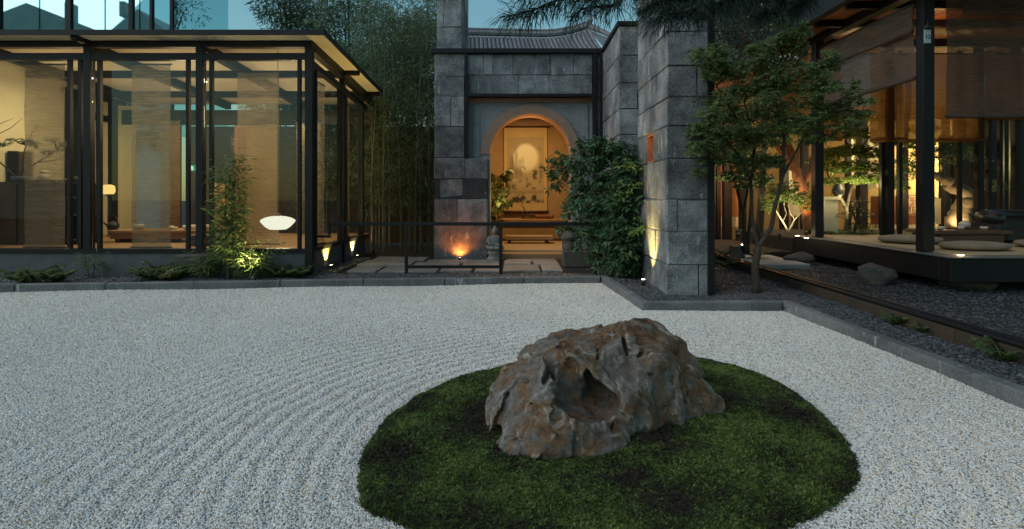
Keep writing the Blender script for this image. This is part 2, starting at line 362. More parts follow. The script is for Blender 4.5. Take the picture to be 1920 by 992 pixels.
# moss outline from points on the ground
MPX = [(660, 930), (672, 872), (700, 812), (770, 745), (850, 710), (940, 686), (1120, 664), (1300, 672), (1380, 684), (1455, 712), (1550, 782), (1608, 850), (1618, 890), (1596, 925), (1512, 972)]
MC = Vector((.53, 3.22, 0))
mp_ = [G(*q, .02) for q in MPX]+[Vector((.85, 2.02, 0)), Vector((.45, 1.95, 0)), Vector((.0, 2.04, 0)), Vector((-.4, 2.2, 0))]
ang = np.array([math.atan2(q.y-MC.y, q.x-MC.x) for q in mp_]); rad = np.array([math.hypot(q.y-MC.y, q.x-MC.x) for q in mp_])
od = np.argsort(ang); ang, rad = ang[od], rad[od]
angp = np.concatenate([ang-2*math.pi, ang, ang+2*math.pi]); radp = np.tile(rad, 3)
TH = np.linspace(-math.pi, math.pi, 721); RT = np.interp(TH, angp, radp)
ker = np.ones(31)/31; RT = np.convolve(np.concatenate([RT[-16:-1], RT, RT[1:16]]), ker, 'valid')
RT = RT*(1+np.array([.012*noise.noise(Vector((math.cos(a)*6, math.sin(a)*6, 2)))+.014*noise.noise(Vector((math.cos(a)*17, math.sin(a)*17, 5))) for a in TH]))
def mossr(x, y): return np.interp(np.arctan2(y-MC.y, x-MC.x), TH, RT)
def mosst(x, y): return np.hypot(x-MC.x, y-MC.y)/mossr(x, y)
def gz(x, y):
    q = (np.hypot(x-MC.x, y-MC.y)-mossr(x, y)); a = np.clip(1.5-q*.62, 0, 1)**1.1*np.clip((q+.02)*8, 0, 1)
    return (.0105*np.abs(np.sin(q*math.pi/.115))-.005)*a*1.15+.006*np.sin(x*2.1+1.3*np.sin(y*1.7))
gv, gf = grid_sheet(GPOLY, .028, gz)
gme = np_mesh('gravel', gv, gf)
D = gv[:, 1]; inm = mosst(gv[:, 0], gv[:, 1]) < .96
px = gv[:, 0]*F/np.maximum(D, .3)+CX
vis = (px > -120) & (px < 2040) & (D > 1.95)
attr(gme, 'dens', np.where(vis & ~inm, np.interp(D, [2, 3.4, 5, 8.5], [15500, 11500, 6200, 3000]), 0))
attr(gme, 'size', np.interp(D, [2, 3.4, 5, 8.5], [.0115, .0128, .0165, .0235]))
gm = instmat('gravel_stone', [(.0, (.75, .7, .63)), (.28, (.66, .63, .58)), (.48, (.7, .66, .58)), (.66, (.57, .56, .53)), (.78, (.62, .52, .38)), (.87, (.54, .38, .22)), (.92, (.38, .38, .37)), (1, (.77, .74, .68))], .55)
gbm = mat('gravel_bed', (.5, .5, .48), (.16, .16, .16), 70, .9, 1.0, 90, coord='World')
go_ = link('gravel', gme, gbm); tag(go_, 'raked white gravel of the dry garden', 'gravel', kind='stuff')
scatter(go_, [source('pebble_%d' % k, pebble(k, [(1, .8, .62), (1, .9, .7), (1.15, .7, .55)][k]), gm) for k in range(3)], gm, (.65, 1.25), .7)
# slate beds (soil sheet below, chips on top)
def chip(seed):
    bm = bmesh.new(); rg = random.Random(seed)
    n = 7; vs = [Vector((math.cos(a)*rg.uniform(.35, .55), math.sin(a)*rg.uniform(.22, .42), 0)) for a in (2*math.pi*(i+rg.uniform(-.3, .3))/n for i in range(n))]
    for v in vs: bm.verts.new(v+Vector((0, 0, -.07))); bm.verts.new(v*.86+Vector((0, 0, .08+rg.uniform(-.03, .03))))
    bmesh.ops.convex_hull(bm, input=bm.verts); me = bpy.data.meshes.new('chip'); bm.to_mesh(me); bm.free(); return me
sm = instmat('slate_chip', [(0, (.035, .04, .045)), (.5, (.062, .07, .078)), (.8, (.095, .103, .11)), (.95, (.05, .046, .042)), (1, (.17, .18, .185))], .5)
chips = [source('chip_%d' % k, chip(k), sm) for k in range(4)]
def slate(poly, label, z=.04, dens=1400, size=.043, step=.06):
    v, f = grid_sheet(poly, step, lambda x, y: z+.012*np.sin(x*5+y*3)*np.sin(y*6))
    me = np_mesh('slate_chips', v, f); dd = v[:, 1]
    attr(me, 'dens', np.where(dd > 1.9, dens*np.interp(dd, [3, 6, 9], [1.15, 1, .8]), 0)); attr(me, 'size', np.interp(dd, [2, 6, 10], [size*.95, size, size*1.15]))
    o = link('slate_chips', me, M['soil']); tag(o, label, 'gravel', kind='stuff'); scatter(o, chips, sm, (.5, 1.35), .45)
WX0, WX1 = 3.78, 3.9                                                    # low wall beside the slate strip
slate([(-10.2, 7.43), (1.27, 8.56), (1.27, 9.25), (-2.95, 9.25), (-2.95, 11.6), (-3.25, 11.6), (-3.25, 9.02), (-10.2, 9.02)], 'dark slate chips between the far kerb and the pavilion plinth')
slate([(1.36, 8.5), (1.5, 6.48), (3.0, 6.5), (3.1, 6.2), (WX0, 6.2), (WX0, 12), (1.3, 12), (1.3, 9.25), (1.2, 9.25), (1.2, 8.56)], 'dark slate chips round the foot of the tall stone wall')
slate([(3.28, -1.4), (WX0, -1.4), (WX0, 6.2), (3.1, 6.2)], 'dark slate chips in the narrow strip along the low wall')
# kerb stones
kr = bpy.data.objects.new('kerb', None); C.objects.link(kr); tag(kr, kind='structure')
rk = random.Random(3)
def kerb_run(a, b, seg=1.15, w=.11, h=.105):
    d = (b-a); n = max(1, round(d.length/seg)); d.normalize(); nr = Vector((-d.y, d.x, 0)); L = (b-a).length/n
    for i in range(n):
        m = MB().cbox(0, L-.004, 0, w, -.06, h+rk.uniform(-.005, .004), .012, .004, rk)
        q = a+d*L*i; ca = Matrix.Translation(q) @ Matrix(((d.x, nr.x, 0, 0), (d.y, nr.y, 0, 0), (0, 0, 1, 0), (0, 0, 0, 1)))
        m.v = [tuple(ca @ Vector(v)) for v in m.v]; m.build('kerb_stone', M['kerb'], kr)
kerb_run(KA, KB); kerb_run(KB+Vector((-.0, .11, 0)), KC, 1.05); kerb_run(KC, KD, 1.2); kerb_run(KD+Vector((0, .11, 0)), KE, 1.3)
# ---------------------------------------------------------------- moss mound
def mz(x, y):
    t = np.clip(mosst(x, y), 0, 1); e = np.clip((1-t)*14, 0, 1)**.5
    return -.02+e*(.05+.075*(1-t**1.6))+.012*np.sin(x*7.3+y*3)*np.sin(y*8.1)*e
def mzp(x, y): return float(mz(np.array(x), np.array(y)))
mpoly = [(MC.x+math.cos(a)*r, MC.y+math.sin(a)*r) for a, r in zip(TH[:-1:6], RT[:-1:6])]
rr = np.linspace(0, 1, 46)[1:]; na_ = 200
aa = np.linspace(-math.pi, math.pi, na_, endpoint=False); rb = np.interp(aa, TH, RT)
vv = [(MC.x, MC.y, mzp(MC.x, MC.y))]
for t in rr:
    x, y = MC.x+np.cos(aa)*rb*t, MC.y+np.sin(aa)*rb*t; vv += list(zip(x, y, mz(x, y)))
ff = [(1+i, 1+(i+1) % na_, 1+na_+(i+1) % na_, 1+na_+i) for i in range(na_)]
fq = []
for k in range(len(rr)-1):
    o_ = 1+k*na_; fq += [(o_+i, o_+na_+i, o_+na_+(i+1) % na_, o_+(i+1) % na_) for i in range(na_)]
fq += [(0, 1+i, 1+(i+1) % na_, 1+(i+1) % na_) for i in range(0)]
mb_ = MB(); mb_.add(vv, fq+[(0, 1+i, 1+(i+1) % na_) for i in range(na_)]); mme = mb_.mesh('moss')
va = np.array(vv); attr(mme, 'dens', np.where(va[:, 1] > 1.9, np.interp(va[:, 1], [2, 3.5, 5], [20000, 15000, 9500]), 0))
pn = np.array([noise.noise(Vector((x*2.3, y*2.3, 4)))+.5*noise.noise(Vector((x*6, y*6, 9))) for x, y, z in vv])
attr(mme, 'size', (.0225*(1+.45*pn)).clip(.01, .04)*np.interp(va[:, 1], [2, 3.5, 5], [.95, 1.05, 1.3]))
mo = link('moss', mme, M['mossbase'], None, True); tag(mo, 'green moss mound in the white gravel round the rock', 'moss', kind='stuff')
def tuft(seed, n=11):
    rg = random.Random(seed); m = MB()
    for i in range(n):
        a = rg.uniform(0, 6.28); l = rg.uniform(.45, 1.0); t = rg.uniform(.2, .95); w = rg.uniform(.06, .11)
        dx, dy = math.cos(a), math.sin(a); s = Vector((-dy, dx, 0))*w
        b = Vector((dx*.08, dy*.08, -.1)); mi_ = b+Vector((dx*t*.4, dy*t*.4, .55))*l; ti = b+Vector((dx*t, dy*t, .9-.25*t))*l
        m.add([b, mi_+s, ti, mi_-s], [(0, 1, 2, 3)])
    return m.mesh('tuft')
def mossmat():
    m, nt, b, o = newmat('moss_tuft'); L = nt.links.new
    gp = N(nt, 'ShaderNodeNewGeometry'); n1 = N(nt, 'ShaderNodeTexNoise', Scale=2.6, Detail=5, Roughness=.68); L(gp.outputs['Position'], n1.inputs['Vector'])
    oi = N(nt, 'ShaderNodeObjectInfo'); mx = N(nt, 'ShaderNodeMix', data_type='FLOAT'); mx.inputs[0].default_value = .17
    L(n1.outputs[0], mx.inputs[2]); L(oi.outputs['Random'], mx.inputs[3])
    col = ramp(nt, mx.outputs[0], [(.405, (.034, .027, .02)), (.468, (.042, .046, .018)), (.51, (.06, .085, .022)), (.555, (.085, .135, .03)), (.63, (.13, .16, .04))])
    L(col, b.inputs['Base Color']); b.inputs['Roughness'].default_value = .8; b.inputs['Specular IOR Level'].default_value = .15
    return m
mm = mossmat()
scatter(mo, [source('tuft_%d' % k, tuft(k), mm) for k in range(4)], mm, (.6, 1.3), .35)
# ---------------------------------------------------------------- the rock on the moss
def hull_planes(pts):
    bm = bmesh.new()
    for p in pts: bm.verts.new(p)
    bmesh.ops.convex_hull(bm, input=bm.verts); bm.normal_update()
    pl = [(*f.normal, f.normal.dot(f.verts[0].co)) for f in bm.faces if f.calc_area() > 1e-7]; bm.free()
    return np.unique(np.round(np.array(pl), 5), axis=0)
def vnoise(p, seed, freq):                                             # lattice noise, -1..1
    rg = np.random.default_rng(seed); T = rg.uniform(-1, 1, (32, 32, 32)); q = p*freq+seed*3.7; i = np.floor(q).astype(int); t = q-i; t = t*t*(3-2*t); o = 0
    for a in (0, 1):
        for b in (0, 1):
            for c in (0, 1):
                o = o+T[(i[:, 0]+a) % 32, (i[:, 1]+b) % 32, (i[:, 2]+c) % 32]*np.abs(1-a-t[:, 0])*np.abs(1-b-t[:, 1])*np.abs(1-c-t[:, 2])
    return o
def fbm(p, seed, freq, oct=4, g=.5): return sum(vnoise(p, seed+k, freq*2**k)*g**k for k in range(oct))
def surface_nets(Fv, org, h):
    s = Fv < 0; nx, ny, nz = Fv.shape; cs = np.zeros((nx-1, ny-1, nz-1), int); P_ = np.zeros((nx-1, ny-1, nz-1, 3)); W_ = np.zeros((nx-1, ny-1, nz-1))
    C8 = [(a, b, c) for a in (0, 1) for b in (0, 1) for c in (0, 1)]
    def sub(A, o): return A[o[0]:o[0]+nx-1, o[1]:o[1]+ny-1, o[2]:o[2]+nz-1]
    for o in C8: cs += sub(s, o)
    act = (cs > 0) & (cs < 8)
    for o in C8:
        for ax in range(3):
            if o[ax]: continue
            e = list(o); e[ax] = 1; f0, f1 = sub(Fv, o), sub(Fv, e); x = (f0 < 0) != (f1 < 0)
            t = np.where(x, f0/np.where(f0 == f1, 1, f0-f1), 0)
            for k in range(3): P_[..., k] += np.where(x, o[k]+(t if k == ax else 0), 0)
            W_ += x
    idx = np.full(act.shape, -1); idx[act] = np.arange(act.sum()); g = np.argwhere(act)
    V = (g+P_[act]/W_[act][:, None])*h+org; Q = []
    for ax in range(3):
        u, v = (ax+1) % 3, (ax+2) % 3; sl0 = [slice(1, -1)]*3; sl0[ax] = slice(0, -1); sl1 = list(sl0); sl1[ax] = slice(1, None)
        A, B = s[tuple(sl0)], s[tuple(sl1)]; base = np.array([1, 1, 1]); base[ax] = 0
        for inside in (True, False):
            c = np.argwhere((A != B) & (A == inside))+base
            if not len(c): continue
            def cell(du, dv):
                q = c.copy(); q[:, u] -= du; q[:, v] -= dv; return idx[q[:, 0], q[:, 1], q[:, 2]]
            f = np.stack([cell(1, 1), cell(0, 1), cell(0, 0), cell(1, 0)], 1); Q.append(f if inside else f[:, ::-1])
    return V, np.concatenate(Q)
def rock():
    A = [P(954, 700, 3.3), P(990, 655, 3.4), P(1048, 630, 3.45), P(1100, 620, 3.45), P(1165, 607, 3.42), P(1195, 602, 3.4), P(1245, 611, 3.42), P(1272, 650, 3.36), P(1300, 684, 3.3), P(1342, 742, 3.24),
         P(1338, 775, 3.2), P(1240, 802, 2.95), P(1150, 805, 2.82), P(1080, 790, 2.84), P(1040, 690, 3.0), P(1080, 652, 3.14), P(1180, 636, 3.16), P(1245, 668, 3.12), P(1060, 840, 2.86), P(1250, 840, 3.08),
         P(1000, 700, 3.8), P(1250, 690, 3.85), P(1310, 780, 3.6), P(980, 790, 3.6), P(1120, 640, 3.7)]
    B = [P(916, 765, 3.02), P(925, 735, 3.08), P(946, 690, 3.2), P(985, 670, 3.22), P(1016, 664, 3.05), P(1022, 692, 2.92), P(1034, 745, 2.8), P(1000, 830, 2.7), P(935, 800, 2.86), P(918, 792, 2.95), P(1000, 700, 3.6), P(950, 800, 3.5)]
    D = [P(918, 848, 2.76), P(935, 815, 2.84), P(985, 788, 2.82), P(1040, 768, 2.78), P(1090, 782, 2.72), P(1150, 770, 2.78), P(1186, 792, 2.84), P(1166, 838, 2.72), P(1100, 850, 2.66), P(1010, 860, 2.64), P(950, 860, 2.67), P(1000, 800, 3.2), P(1150, 800, 3.2), P(1160, 890, 2.76), P(950, 895, 2.74)]
    E_ = [P(1342, 748, 3.26), P(1346, 775, 3.2), P(1300, 797, 3.05), P(1240, 806, 2.95), P(1222, 770, 2.98), P(1280, 720, 3.14), P(1320, 800, 3.5), P(1250, 840, 3.02), P(1200, 800, 3.4)]
    K = [P(1150, 612, 3.36), P(1185, 594, 3.4), P(1212, 593, 3.42), P(1246, 606, 3.4), P(1264, 640, 3.34), P(1210, 640, 3.22), P(1160, 640, 3.26), P(1190, 650, 3.6), P(1240, 650, 3.6)]
    h = .0102; lo = np.array([-.22, 2.5, -.02]); hi = np.array([1.32, 4.0, .68]); n_ = ((hi-lo)/h).astype(int)
    ax_ = [lo[k]+h*np.arange(n_[k]) for k in range(3)]; G3 = np.stack(np.meshgrid(*ax_, indexing='ij'), -1).reshape(-1, 3)
    warp = np.stack([fbm(G3, 11+k*5, 5.5, 2) for k in range(3)], 1)*.022; X = G3+warp
    def hs(pts, k=.012):
        pl = hull_planes(pts); m = np.full(len(X), -9.)
        for a in pl: m = np.maximum(m, X @ a[:3]-a[3])
        return m
    def smin(a, b, k): t = np.clip(.5+.5*(b-a)/k, 0, 1); return b*(1-t)+a*t-k*t*(1-t)
    f = smin(smin(smin(hs(A), hs(B), .015), hs(D), .05), smin(hs(E_), hs(K), .03), .02)
    near = np.abs(f) < .2; Y = X[near]; fn = f[near]
    # chipped facets, flow-like weathering, cracks
    rg = np.random.default_rng(4); sd_ = lo+rg.uniform(0, 1, (170, 3))*(hi-lo); w = np.array([1.0, .8, .75]); d1 = np.full(len(Y), 9.); fac = np.zeros(len(Y))
    for q in sd_:
        d = np.sqrt((((Y-q)*w)**2).sum(1)); c = d < d1; d1 = np.where(c, d, d1); fac = np.where(c, (Y-q) @ rg.normal(0, .17, 3)+rg.normal(0, .006), fac)
    fn = fn-.007+np.clip(fac*.6, -.016, .016)+.022*np.abs(fbm(Y*[1, 1, .6], 31, 7, 4, .55))-.012+.009*fbm(Y*[1, 1, .5], 61, 24, 3)
    cr = np.clip(1-np.abs(fbm(Y*[1.2, 1, .55]+.03*fbm(Y, 5, 9, 2)[:, None], 43, 6.5, 3))/.05, 0, 1); fn = fn+.020*cr*np.clip(fbm(Y, 77, 3, 2)+.35, 0, 1)
    f = f.copy(); f[near] = fn
    def cut(f, c, r, rot=0, k=.015, tz=0):
        q = X-np.array(c); ca, sa = math.cos(rot), math.sin(rot); x, z = q[:, 0]*ca+q[:, 2]*sa, -q[:, 0]*sa+q[:, 2]*ca; y = q[:, 1]
        e = np.sqrt((x/r[0])**2+(y/r[1])**2+(z/r[2])**2); sdv = (e-1)*min(r); return -smin(-f, sdv, k)
    f = cut(f, P(1096, 748, 2.88), (.135, .2, .088), .25, .02)
    f = cut(f, P(1124, 752, 2.98), (.095, .2, .075), -.1, .02)
    f = cut(f, P(1066, 706, 2.97), (.085, .11, .10), .2, .03)
    f = cut(f, P(1108, 722, 3.02), (.028, .16, .10), .25, .012)
    f = cut(f, P(1020, 676, 2.93), (.024, .12, .052), .3, .008)
    f = cut(f, P(1026, 700, 2.9), (.018, .10, .06), -.35, .01)
    f = cut(f, P(898, 818, 2.72), (.06, .16, .055), .5, .02); f = cut(f, P(1212, 845, 2.70), (.075, .16, .05), .3, .02)
    f = cut(f, P(1176, 640, 3.16), (.012, .09, .07), .2, .01); f = cut(f, P(1132, 655, 3.1), (.012, .07, .06), -.5, .01)
    for (a, b, d, r, ro_) in ((1188, 655, 3.1, .017, .5), (1207, 660, 3.1, .026, .5), (1234, 652, 3.12, .017, .8), (1216, 643, 3.14, .015, 0), (1226, 708, 3.0, .026, -.5), (1184, 772, 2.83, .03, -.5), (1265, 715, 3.06, .016, .3), (1242, 634, 3.2, .013, 0), (1150, 800, 2.75, .022, .8), (1128, 790, 2.74, .018, -1), (985, 720, 2.95, .014, .9), (955, 745, 2.98, .018, 1), (1000, 760, 2.83, .014, .4), (1290, 760, 3.05, .018, -.6), (1246, 770, 3, .014, .2)):
        f = cut(f, P(a, b, d), (r, .06, r*.42), ro_, .008)
    Fv = f.reshape(*n_); Fv[0] = Fv[-1] = .1; Fv[:, 0] = Fv[:, -1] = .1; Fv[:, :, -1] = .1; Fv[:, :, 0] = .1
    V, Q = surface_nets(Fv, lo, h)
    return link('garden_rock', np_mesh('garden_rock', V, Q), None, None, True)
def rockmat():
    m, nt, b, o = newmat('weathered_rock'); L = nt.links.new
    ps = N(nt, 'ShaderNodeNewGeometry').outputs['Position']
    n1 = N(nt, 'ShaderNodeTexNoise', Scale=4.2, Detail=10, Roughness=.7, Distortion=1.2); L(ps, n1.inputs['Vector'])
    c1 = ramp(nt, n1.outputs[0], [(.36, (.06, .042, .03)), (.44, (.17, .088, .042)), (.49, (.19, .125, .075)), (.53, (.13, .11, .092)), (.62, (.2, .18, .16))])
    n2 = N(nt, 'ShaderNodeTexNoise', Scale=26, Detail=10, Roughness=.8); L(ps, n2.inputs['Vector'])
    c2 = ramp(nt, n2.outputs[0], [(.36, (.42, .4, .39)), (.52, (1, 1, 1)), (.68, (1.35, 1.3, 1.25))])
    mx = N(nt, 'ShaderNodeMix', data_type='RGBA', blend_type='MULTIPLY'); mx.inputs[0].default_value = .85; L(c1, mx.inputs[6]); L(c2, mx.inputs[7])
    # pale lime crust in ridged veins
    mp = N(nt, 'ShaderNodeMapping'); mp.inputs['Scale'].default_value = (1.4, 1.2, .8); L(ps, mp.inputs[0])
    n3 = N(nt, 'ShaderNodeTexNoise', Scale=5, Detail=9, Roughness=.74, Distortion=1.3); L(mp.outputs[0], n3.inputs['Vector'])
    sc = ramp(nt, n3.outputs[0], [(.575, (0, 0, 0)), (.64, (.75, .75, .75))])
    m2 = N(nt, 'ShaderNodeMix', data_type='RGBA'); m2.inputs[7].default_value = (.42, .38, .335, 1); L(sc, m2.inputs[0]); L(mx.outputs[2], m2.inputs[6])
    gp = N(nt, 'ShaderNodeNewGeometry'); n5 = N(nt, 'ShaderNodeTexNoise', Scale=30, Detail=5); L(ps, n5.inputs['Vector'])   # paler tan on convex ridges
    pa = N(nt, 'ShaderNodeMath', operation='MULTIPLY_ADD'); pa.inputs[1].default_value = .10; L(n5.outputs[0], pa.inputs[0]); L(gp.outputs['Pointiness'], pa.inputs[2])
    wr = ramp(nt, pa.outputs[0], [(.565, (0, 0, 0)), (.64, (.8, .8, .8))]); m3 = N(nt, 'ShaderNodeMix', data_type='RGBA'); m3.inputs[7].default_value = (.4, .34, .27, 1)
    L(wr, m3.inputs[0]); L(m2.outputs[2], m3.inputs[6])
    L(m3.outputs[2], b.inputs['Base Color']); b.inputs['Roughness'].default_value = .82; b.inputs['Specular IOR Level'].default_value = .2
    n4 = N(nt, 'ShaderNodeTexNoise', Scale=60, Detail=8, Roughness=.8); L(ps, n4.inputs['Vector'])
    ad = N(nt, 'ShaderNodeMath', operation='ADD'); L(n4.outputs[0], ad.inputs[0]); L(n2.outputs[0], ad.inputs[1])
    bp = N(nt, 'ShaderNodeBump', Strength=.9, Distance=.014); L(ad.outputs[0], bp.inputs['Height']); L(bp.outputs[0], b.inputs['Normal'])
    return m
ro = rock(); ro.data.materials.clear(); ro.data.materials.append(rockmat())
tag(ro, 'large rust brown weathered rock with a hollow lying on the moss', 'rock')
# ---------------------------------------------------------------- dark stone walls, block by block
rs = random.Random(11)
def stone_wall(name, label, cat, x0, x1, y0, y1, zs, front=None, depth=None, skip=None, group=None, core=True):
    """zs: course heights; front: number of blocks across x per course; depth: number of blocks along y per course."""
    t = thing(name, label, cat, ((x0+x1)/2, (y0+y1)/2, zs[0]), group)
    if core: MB().box(x0+.02, x1-.02, y0+.02, y1-.02, zs[0], zs[-1]-.01).build('mortar_core', M['mortar'], t)
    for i, (a, b) in enumerate(zip(zs[:-1], zs[1:])):
        nx = front[i % len(front)] if front else 1; ny = depth[i % len(depth)] if depth else 1
        xs = nx if isinstance(nx, (list, tuple)) else [x0]+sorted(x0+(x1-x0)*(k+rs.uniform(-.18, .18))/nx for k in range(1, nx))+[x1]
        ys = ny if isinstance(ny, (list, tuple)) else [y0]+sorted(y0+(y1-y0)*(k+rs.uniform(-.18, .18))/ny for k in range(1, ny))+[y1]
        for p in range(len(xs)-1):
            for q in range(len(ys)-1):
                if skip and skip(i, p, q): continue
                o = [rs.uniform(0, .014) for _ in range(4)]
                MB().cbox(xs[p]+.002+(o[0] if p == 0 else 0), xs[p+1]-.002-(o[1] if p == len(xs)-2 else 0), ys[q]+.002+(o[2] if q == 0 else 0), ys[q+1]-.002-(o[3] if q == len(ys)-2 else 0), a+.003, b-.003, .012, .006, rs).build('stone_block', M['stone'], t)
    return t
# tall blade wall at right with the terracotta niche
RX0, RX1, RY0, RY1 = 1.91, 2.46, 7.2, 8.95
rz = [.02, .42, .84, 1.25, 1.77, 2.19, 2.55, 2.95, 3.38, 3.8, 4.22, 4.64]
rdep = [2, 3, 2, 3, [RY0, 7.92, 8.38, RY1], 2, 3, 2, 3, 2, 3]
blade = stone_wall('stone_wall', 'tall free-standing dark stone wall end with a small terracotta niche', 'wall', RX0, RX1, RY0, RY1, rz, [[RX0, 2.32, RX1], 1, [RX0, 2.05, RX1], 1, 1, 1, [RX0, 2.3, RX1], 1], rdep, skip=lambda i, p, q: i == 4 and q == 1, core=False)
MB().box(RX0+.25, RX1-.01, 7.921, 8.379, 1.772, 2.188).build('niche_back', M['brick'], blade)
for q in ((7.921, 7.945, 1.772, 2.188), (8.355, 8.379, 1.772, 2.188), (7.947, 8.353, 1.772, 1.795), (7.947, 8.353, 2.165, 2.188)): MB().box(RX0+.03, RX0+.249, *q).build('niche_lining', M['brick'], blade)
lamp('POINT', (RX0+.12, 8.15, 2.13), .4, ORG, .03)
MB().box(RX1-.03, RX1+.05, RY0-.02, RY0+.05, .05, 4.66).build('edge_post', M['black'], blade)
# side wing beside the gate, with a black coping
wing = stone_wall('stone_wall', 'dark stone side wing between the gate and the tall free-standing wall', 'wall', 1.685, 2.5, 9.3, 11.12, [.02, .5, .95, 1.4, 1.85, 2.3, 2.72, 3.15, 3.6, 4.08],
                  [[1.685, 2.0, 2.5], [1.685, 2.2, 2.5], 1], [2, 3, 2, [9.3, 9.85, 10.6, 11.12]])
MB().cbox(1.655, 2.53, 9.27, 11.1, 4.082, 4.15, .004).build('coping', M['black'], wing)
# gate: left pier (wide foot, narrow upper part), tower above, lintel wall
GY = 11.1; PL, PM, PR = XX(813, GY), XX(873, GY), XX(914, GY)
def zz(py): return ZZ(py, GY)
pier = stone_wall('stone_pier', 'dark stone gate pier lit orange at its foot', 'pier', PL, PR, GY, GY+.5, [.02, zz(418), zz(373), zz(335), zz(296)],
                  [[PL, PR], [PL, XX(857, GY), PR], [PL+.09, XX(868, GY), PR], [PL, XX(872, GY), PR]], None)
for o in pier.children:
    if o.name.startswith('stone_block'):
        xs = [v.co.x for v in o.data.vertices]; z = max(v.co.z for v in o.data.vertices)
        if abs(min(xs)-XX(868, GY)) < .03 and abs(z-zz(335)) < .05: o.data.materials[0] = M['darkstone']; o['label'] = 'smooth black block'
stone_wall('stone_pier', 'narrow upper part of the gate pier left of the metal frame', 'pier', PL+.005, PM-.01, GY+.004, GY+.5, [zz(296)+.004, zz(237), zz(180), zz(143), zz(100)], [1, [PL+.005, XX(845, GY), PM-.01], 1], None)
stone_wall('stone_tower', 'dark stone slab rising above the gate frame into the sky', 'tower', XX(818, GY), XX(866, GY), GY+.02, GY+1.7, [zz(92), zz(50), zz(-5), zz(-60), zz(-110)], [1, [XX(818, GY), XX(832, GY), XX(866, GY)]], [2, 3])
LX0, LX1 = XX(876, GY), XX(1112, GY)
lint = stone_wall('lintel_wall', 'dark stone lintel wall framed in black metal over the arch', 'wall', LX0, LX1, GY+.03, GY+.45, [zz(177), zz(140), zz(101)],
           [[LX0, XX(925, GY), XX(973, GY), XX(1030, GY), LX1], [LX0, XX(907, GY), XX(924, GY), XX(962, GY), XX(1032, GY), XX(1076, GY), LX1]], None)
for o in lint.children:
    if o.name.startswith('stone_block') and abs(min(v.co.x for v in o.data.vertices)-XX(907, GY)) < .015 and max(v.co.z for v in o.data.vertices) > zz(110): o.data.materials[0] = M['lightstone']
stone_wall('stone_pier', 'slim stone strip at the right end of the gate frame', 'pier', XX(1118, GY), 1.68, GY+.02, GY+.45, [.02, .8, 1.6, 2.4, 3.2, zz(101)])
fr = thing('gate_surround', 'thin black metal frame set round the stone gate', 'frame', (0, GY, 0))
MB().box(XX(809, GY), 1.675, GY-.06, GY+.1, zz(100), zz(92)).build('top_rail', M['black'], fr)
MB().box(PM-.005, XX(877, GY), GY-.04, GY+.12, zz(296), zz(100)-.002).build('upright', M['black'], fr)
MB().box(XX(1112, GY), XX(1118, GY), GY-.04, GY+.12, .05, zz(100)-.002).build('upright', M['black'], fr)
MB().box(XX(877, GY)+.002, XX(1112, GY)-.002, GY-.03, GY+.12, zz(181), zz(176)).build('lower_rail', M['black'], fr)
MB().box(1.635, 1.683, GY-.05, GY-.002, .05, zz(100)-.002).build('upright', M['black'], fr)
# arched portal
AY = 11.32; acx = XX(994.5, AY); azs = ZZ(290, AY); Ro, Ri = 92*AY/F, 76*AY/F
po = thing('arched_portal', 'old grey brick portal with an orange brown arch lit from inside', 'portal', (acx, AY, .05))
M['greybrick'] = mat('grey_brick', (.26, .27, .28), (.17, .175, .18), 6, .85, .4, 40, stretch=(1, 1, 9), coord='World', c3=(.33, .33, .32))
n = 28; ax = [acx+Ro*math.cos(math.pi*k/n) for k in range(n+1)]; az = [azs+Ro*math.sin(math.pi*k/n) for k in range(n+1)]
X0, X1, ZT = LX0-.02, LX1+.03, ZZ(193, AY)
wl = MB()
for Yq, fl in ((AY, 0), (AY+.45, 1)):
    pts = [(ax[k], Yq, az[k]) for k in range(n+1)]; tp = [(ax[k], Yq, ZT) for k in range(n+1)]
    for k in range(n): q = [pts[k], pts[k+1], tp[k+1], tp[k]]; wl.add(q if fl else q[::-1], [(0, 1, 2, 3)])
    for a, b in ((X0, acx-Ro), (acx+Ro, X1)):
        q = [(a, Yq, .04), (b, Yq, .04), (b, Yq, ZT), (a, Yq, ZT)]; wl.add(q[::-1] if fl else q, [(0, 1, 2, 3)])
wl.build('brick_wall', M['greybrick'], po)
MB().cbox(X0+.002, X1-.002, AY-.035, AY+.4, ZT+.002, zz(181)-.004, .004).build('beam', M['arch'], po)
for a, b in ((X0, XX(900, AY)), (XX(1092, AY), X1)): MB().cbox(a+.12 if a == X0 else a, b-.002 if a == X0 else b-.1, AY-.025, AY+.01, .05, ZT-.04, .006).build('pilaster', M['greybrick'], po)
def archband(r0, r1, ya, yb):
    b = MB(); m_ = 30
    prof = [(r0, ya), (r1, ya), (r1, yb), (r0, yb)]
    vs = [(acx+r*math.cos(math.pi*k/m_), y, azs+r*math.sin(math.pi*k/m_)) for k in range(m_+1) for r, y in prof]
    fs = [(4*k+a, 4*k+(a+1) % 4, 4*k+4+(a+1) % 4, 4*k+4+a) for k in range(m_) for a in range(4)]
    b.add(vs, [f[::-1] for f in fs]); b.add(vs[:4], [(0, 1, 2, 3)]); b.add(vs[-4:], [(3, 2, 1, 0)]); return b
archband(Ri, Ro+.01, AY-.07, AY+.5).build('arch_ring', M['arch'], po)
archband(Ri+.05, Ro+.022, AY-.04, AY+.3).build('arch_moulding', M['greybrick'], po)
for s in (-1, 1): MB().cbox(min(acx+s*Ri, acx+s*(Ro+.005)), max(acx+s*Ri, acx+s*(Ro+.005)), AY-.05, AY+.5, .04, azs-.004, .01).build('jamb', M['greybrick'], po)
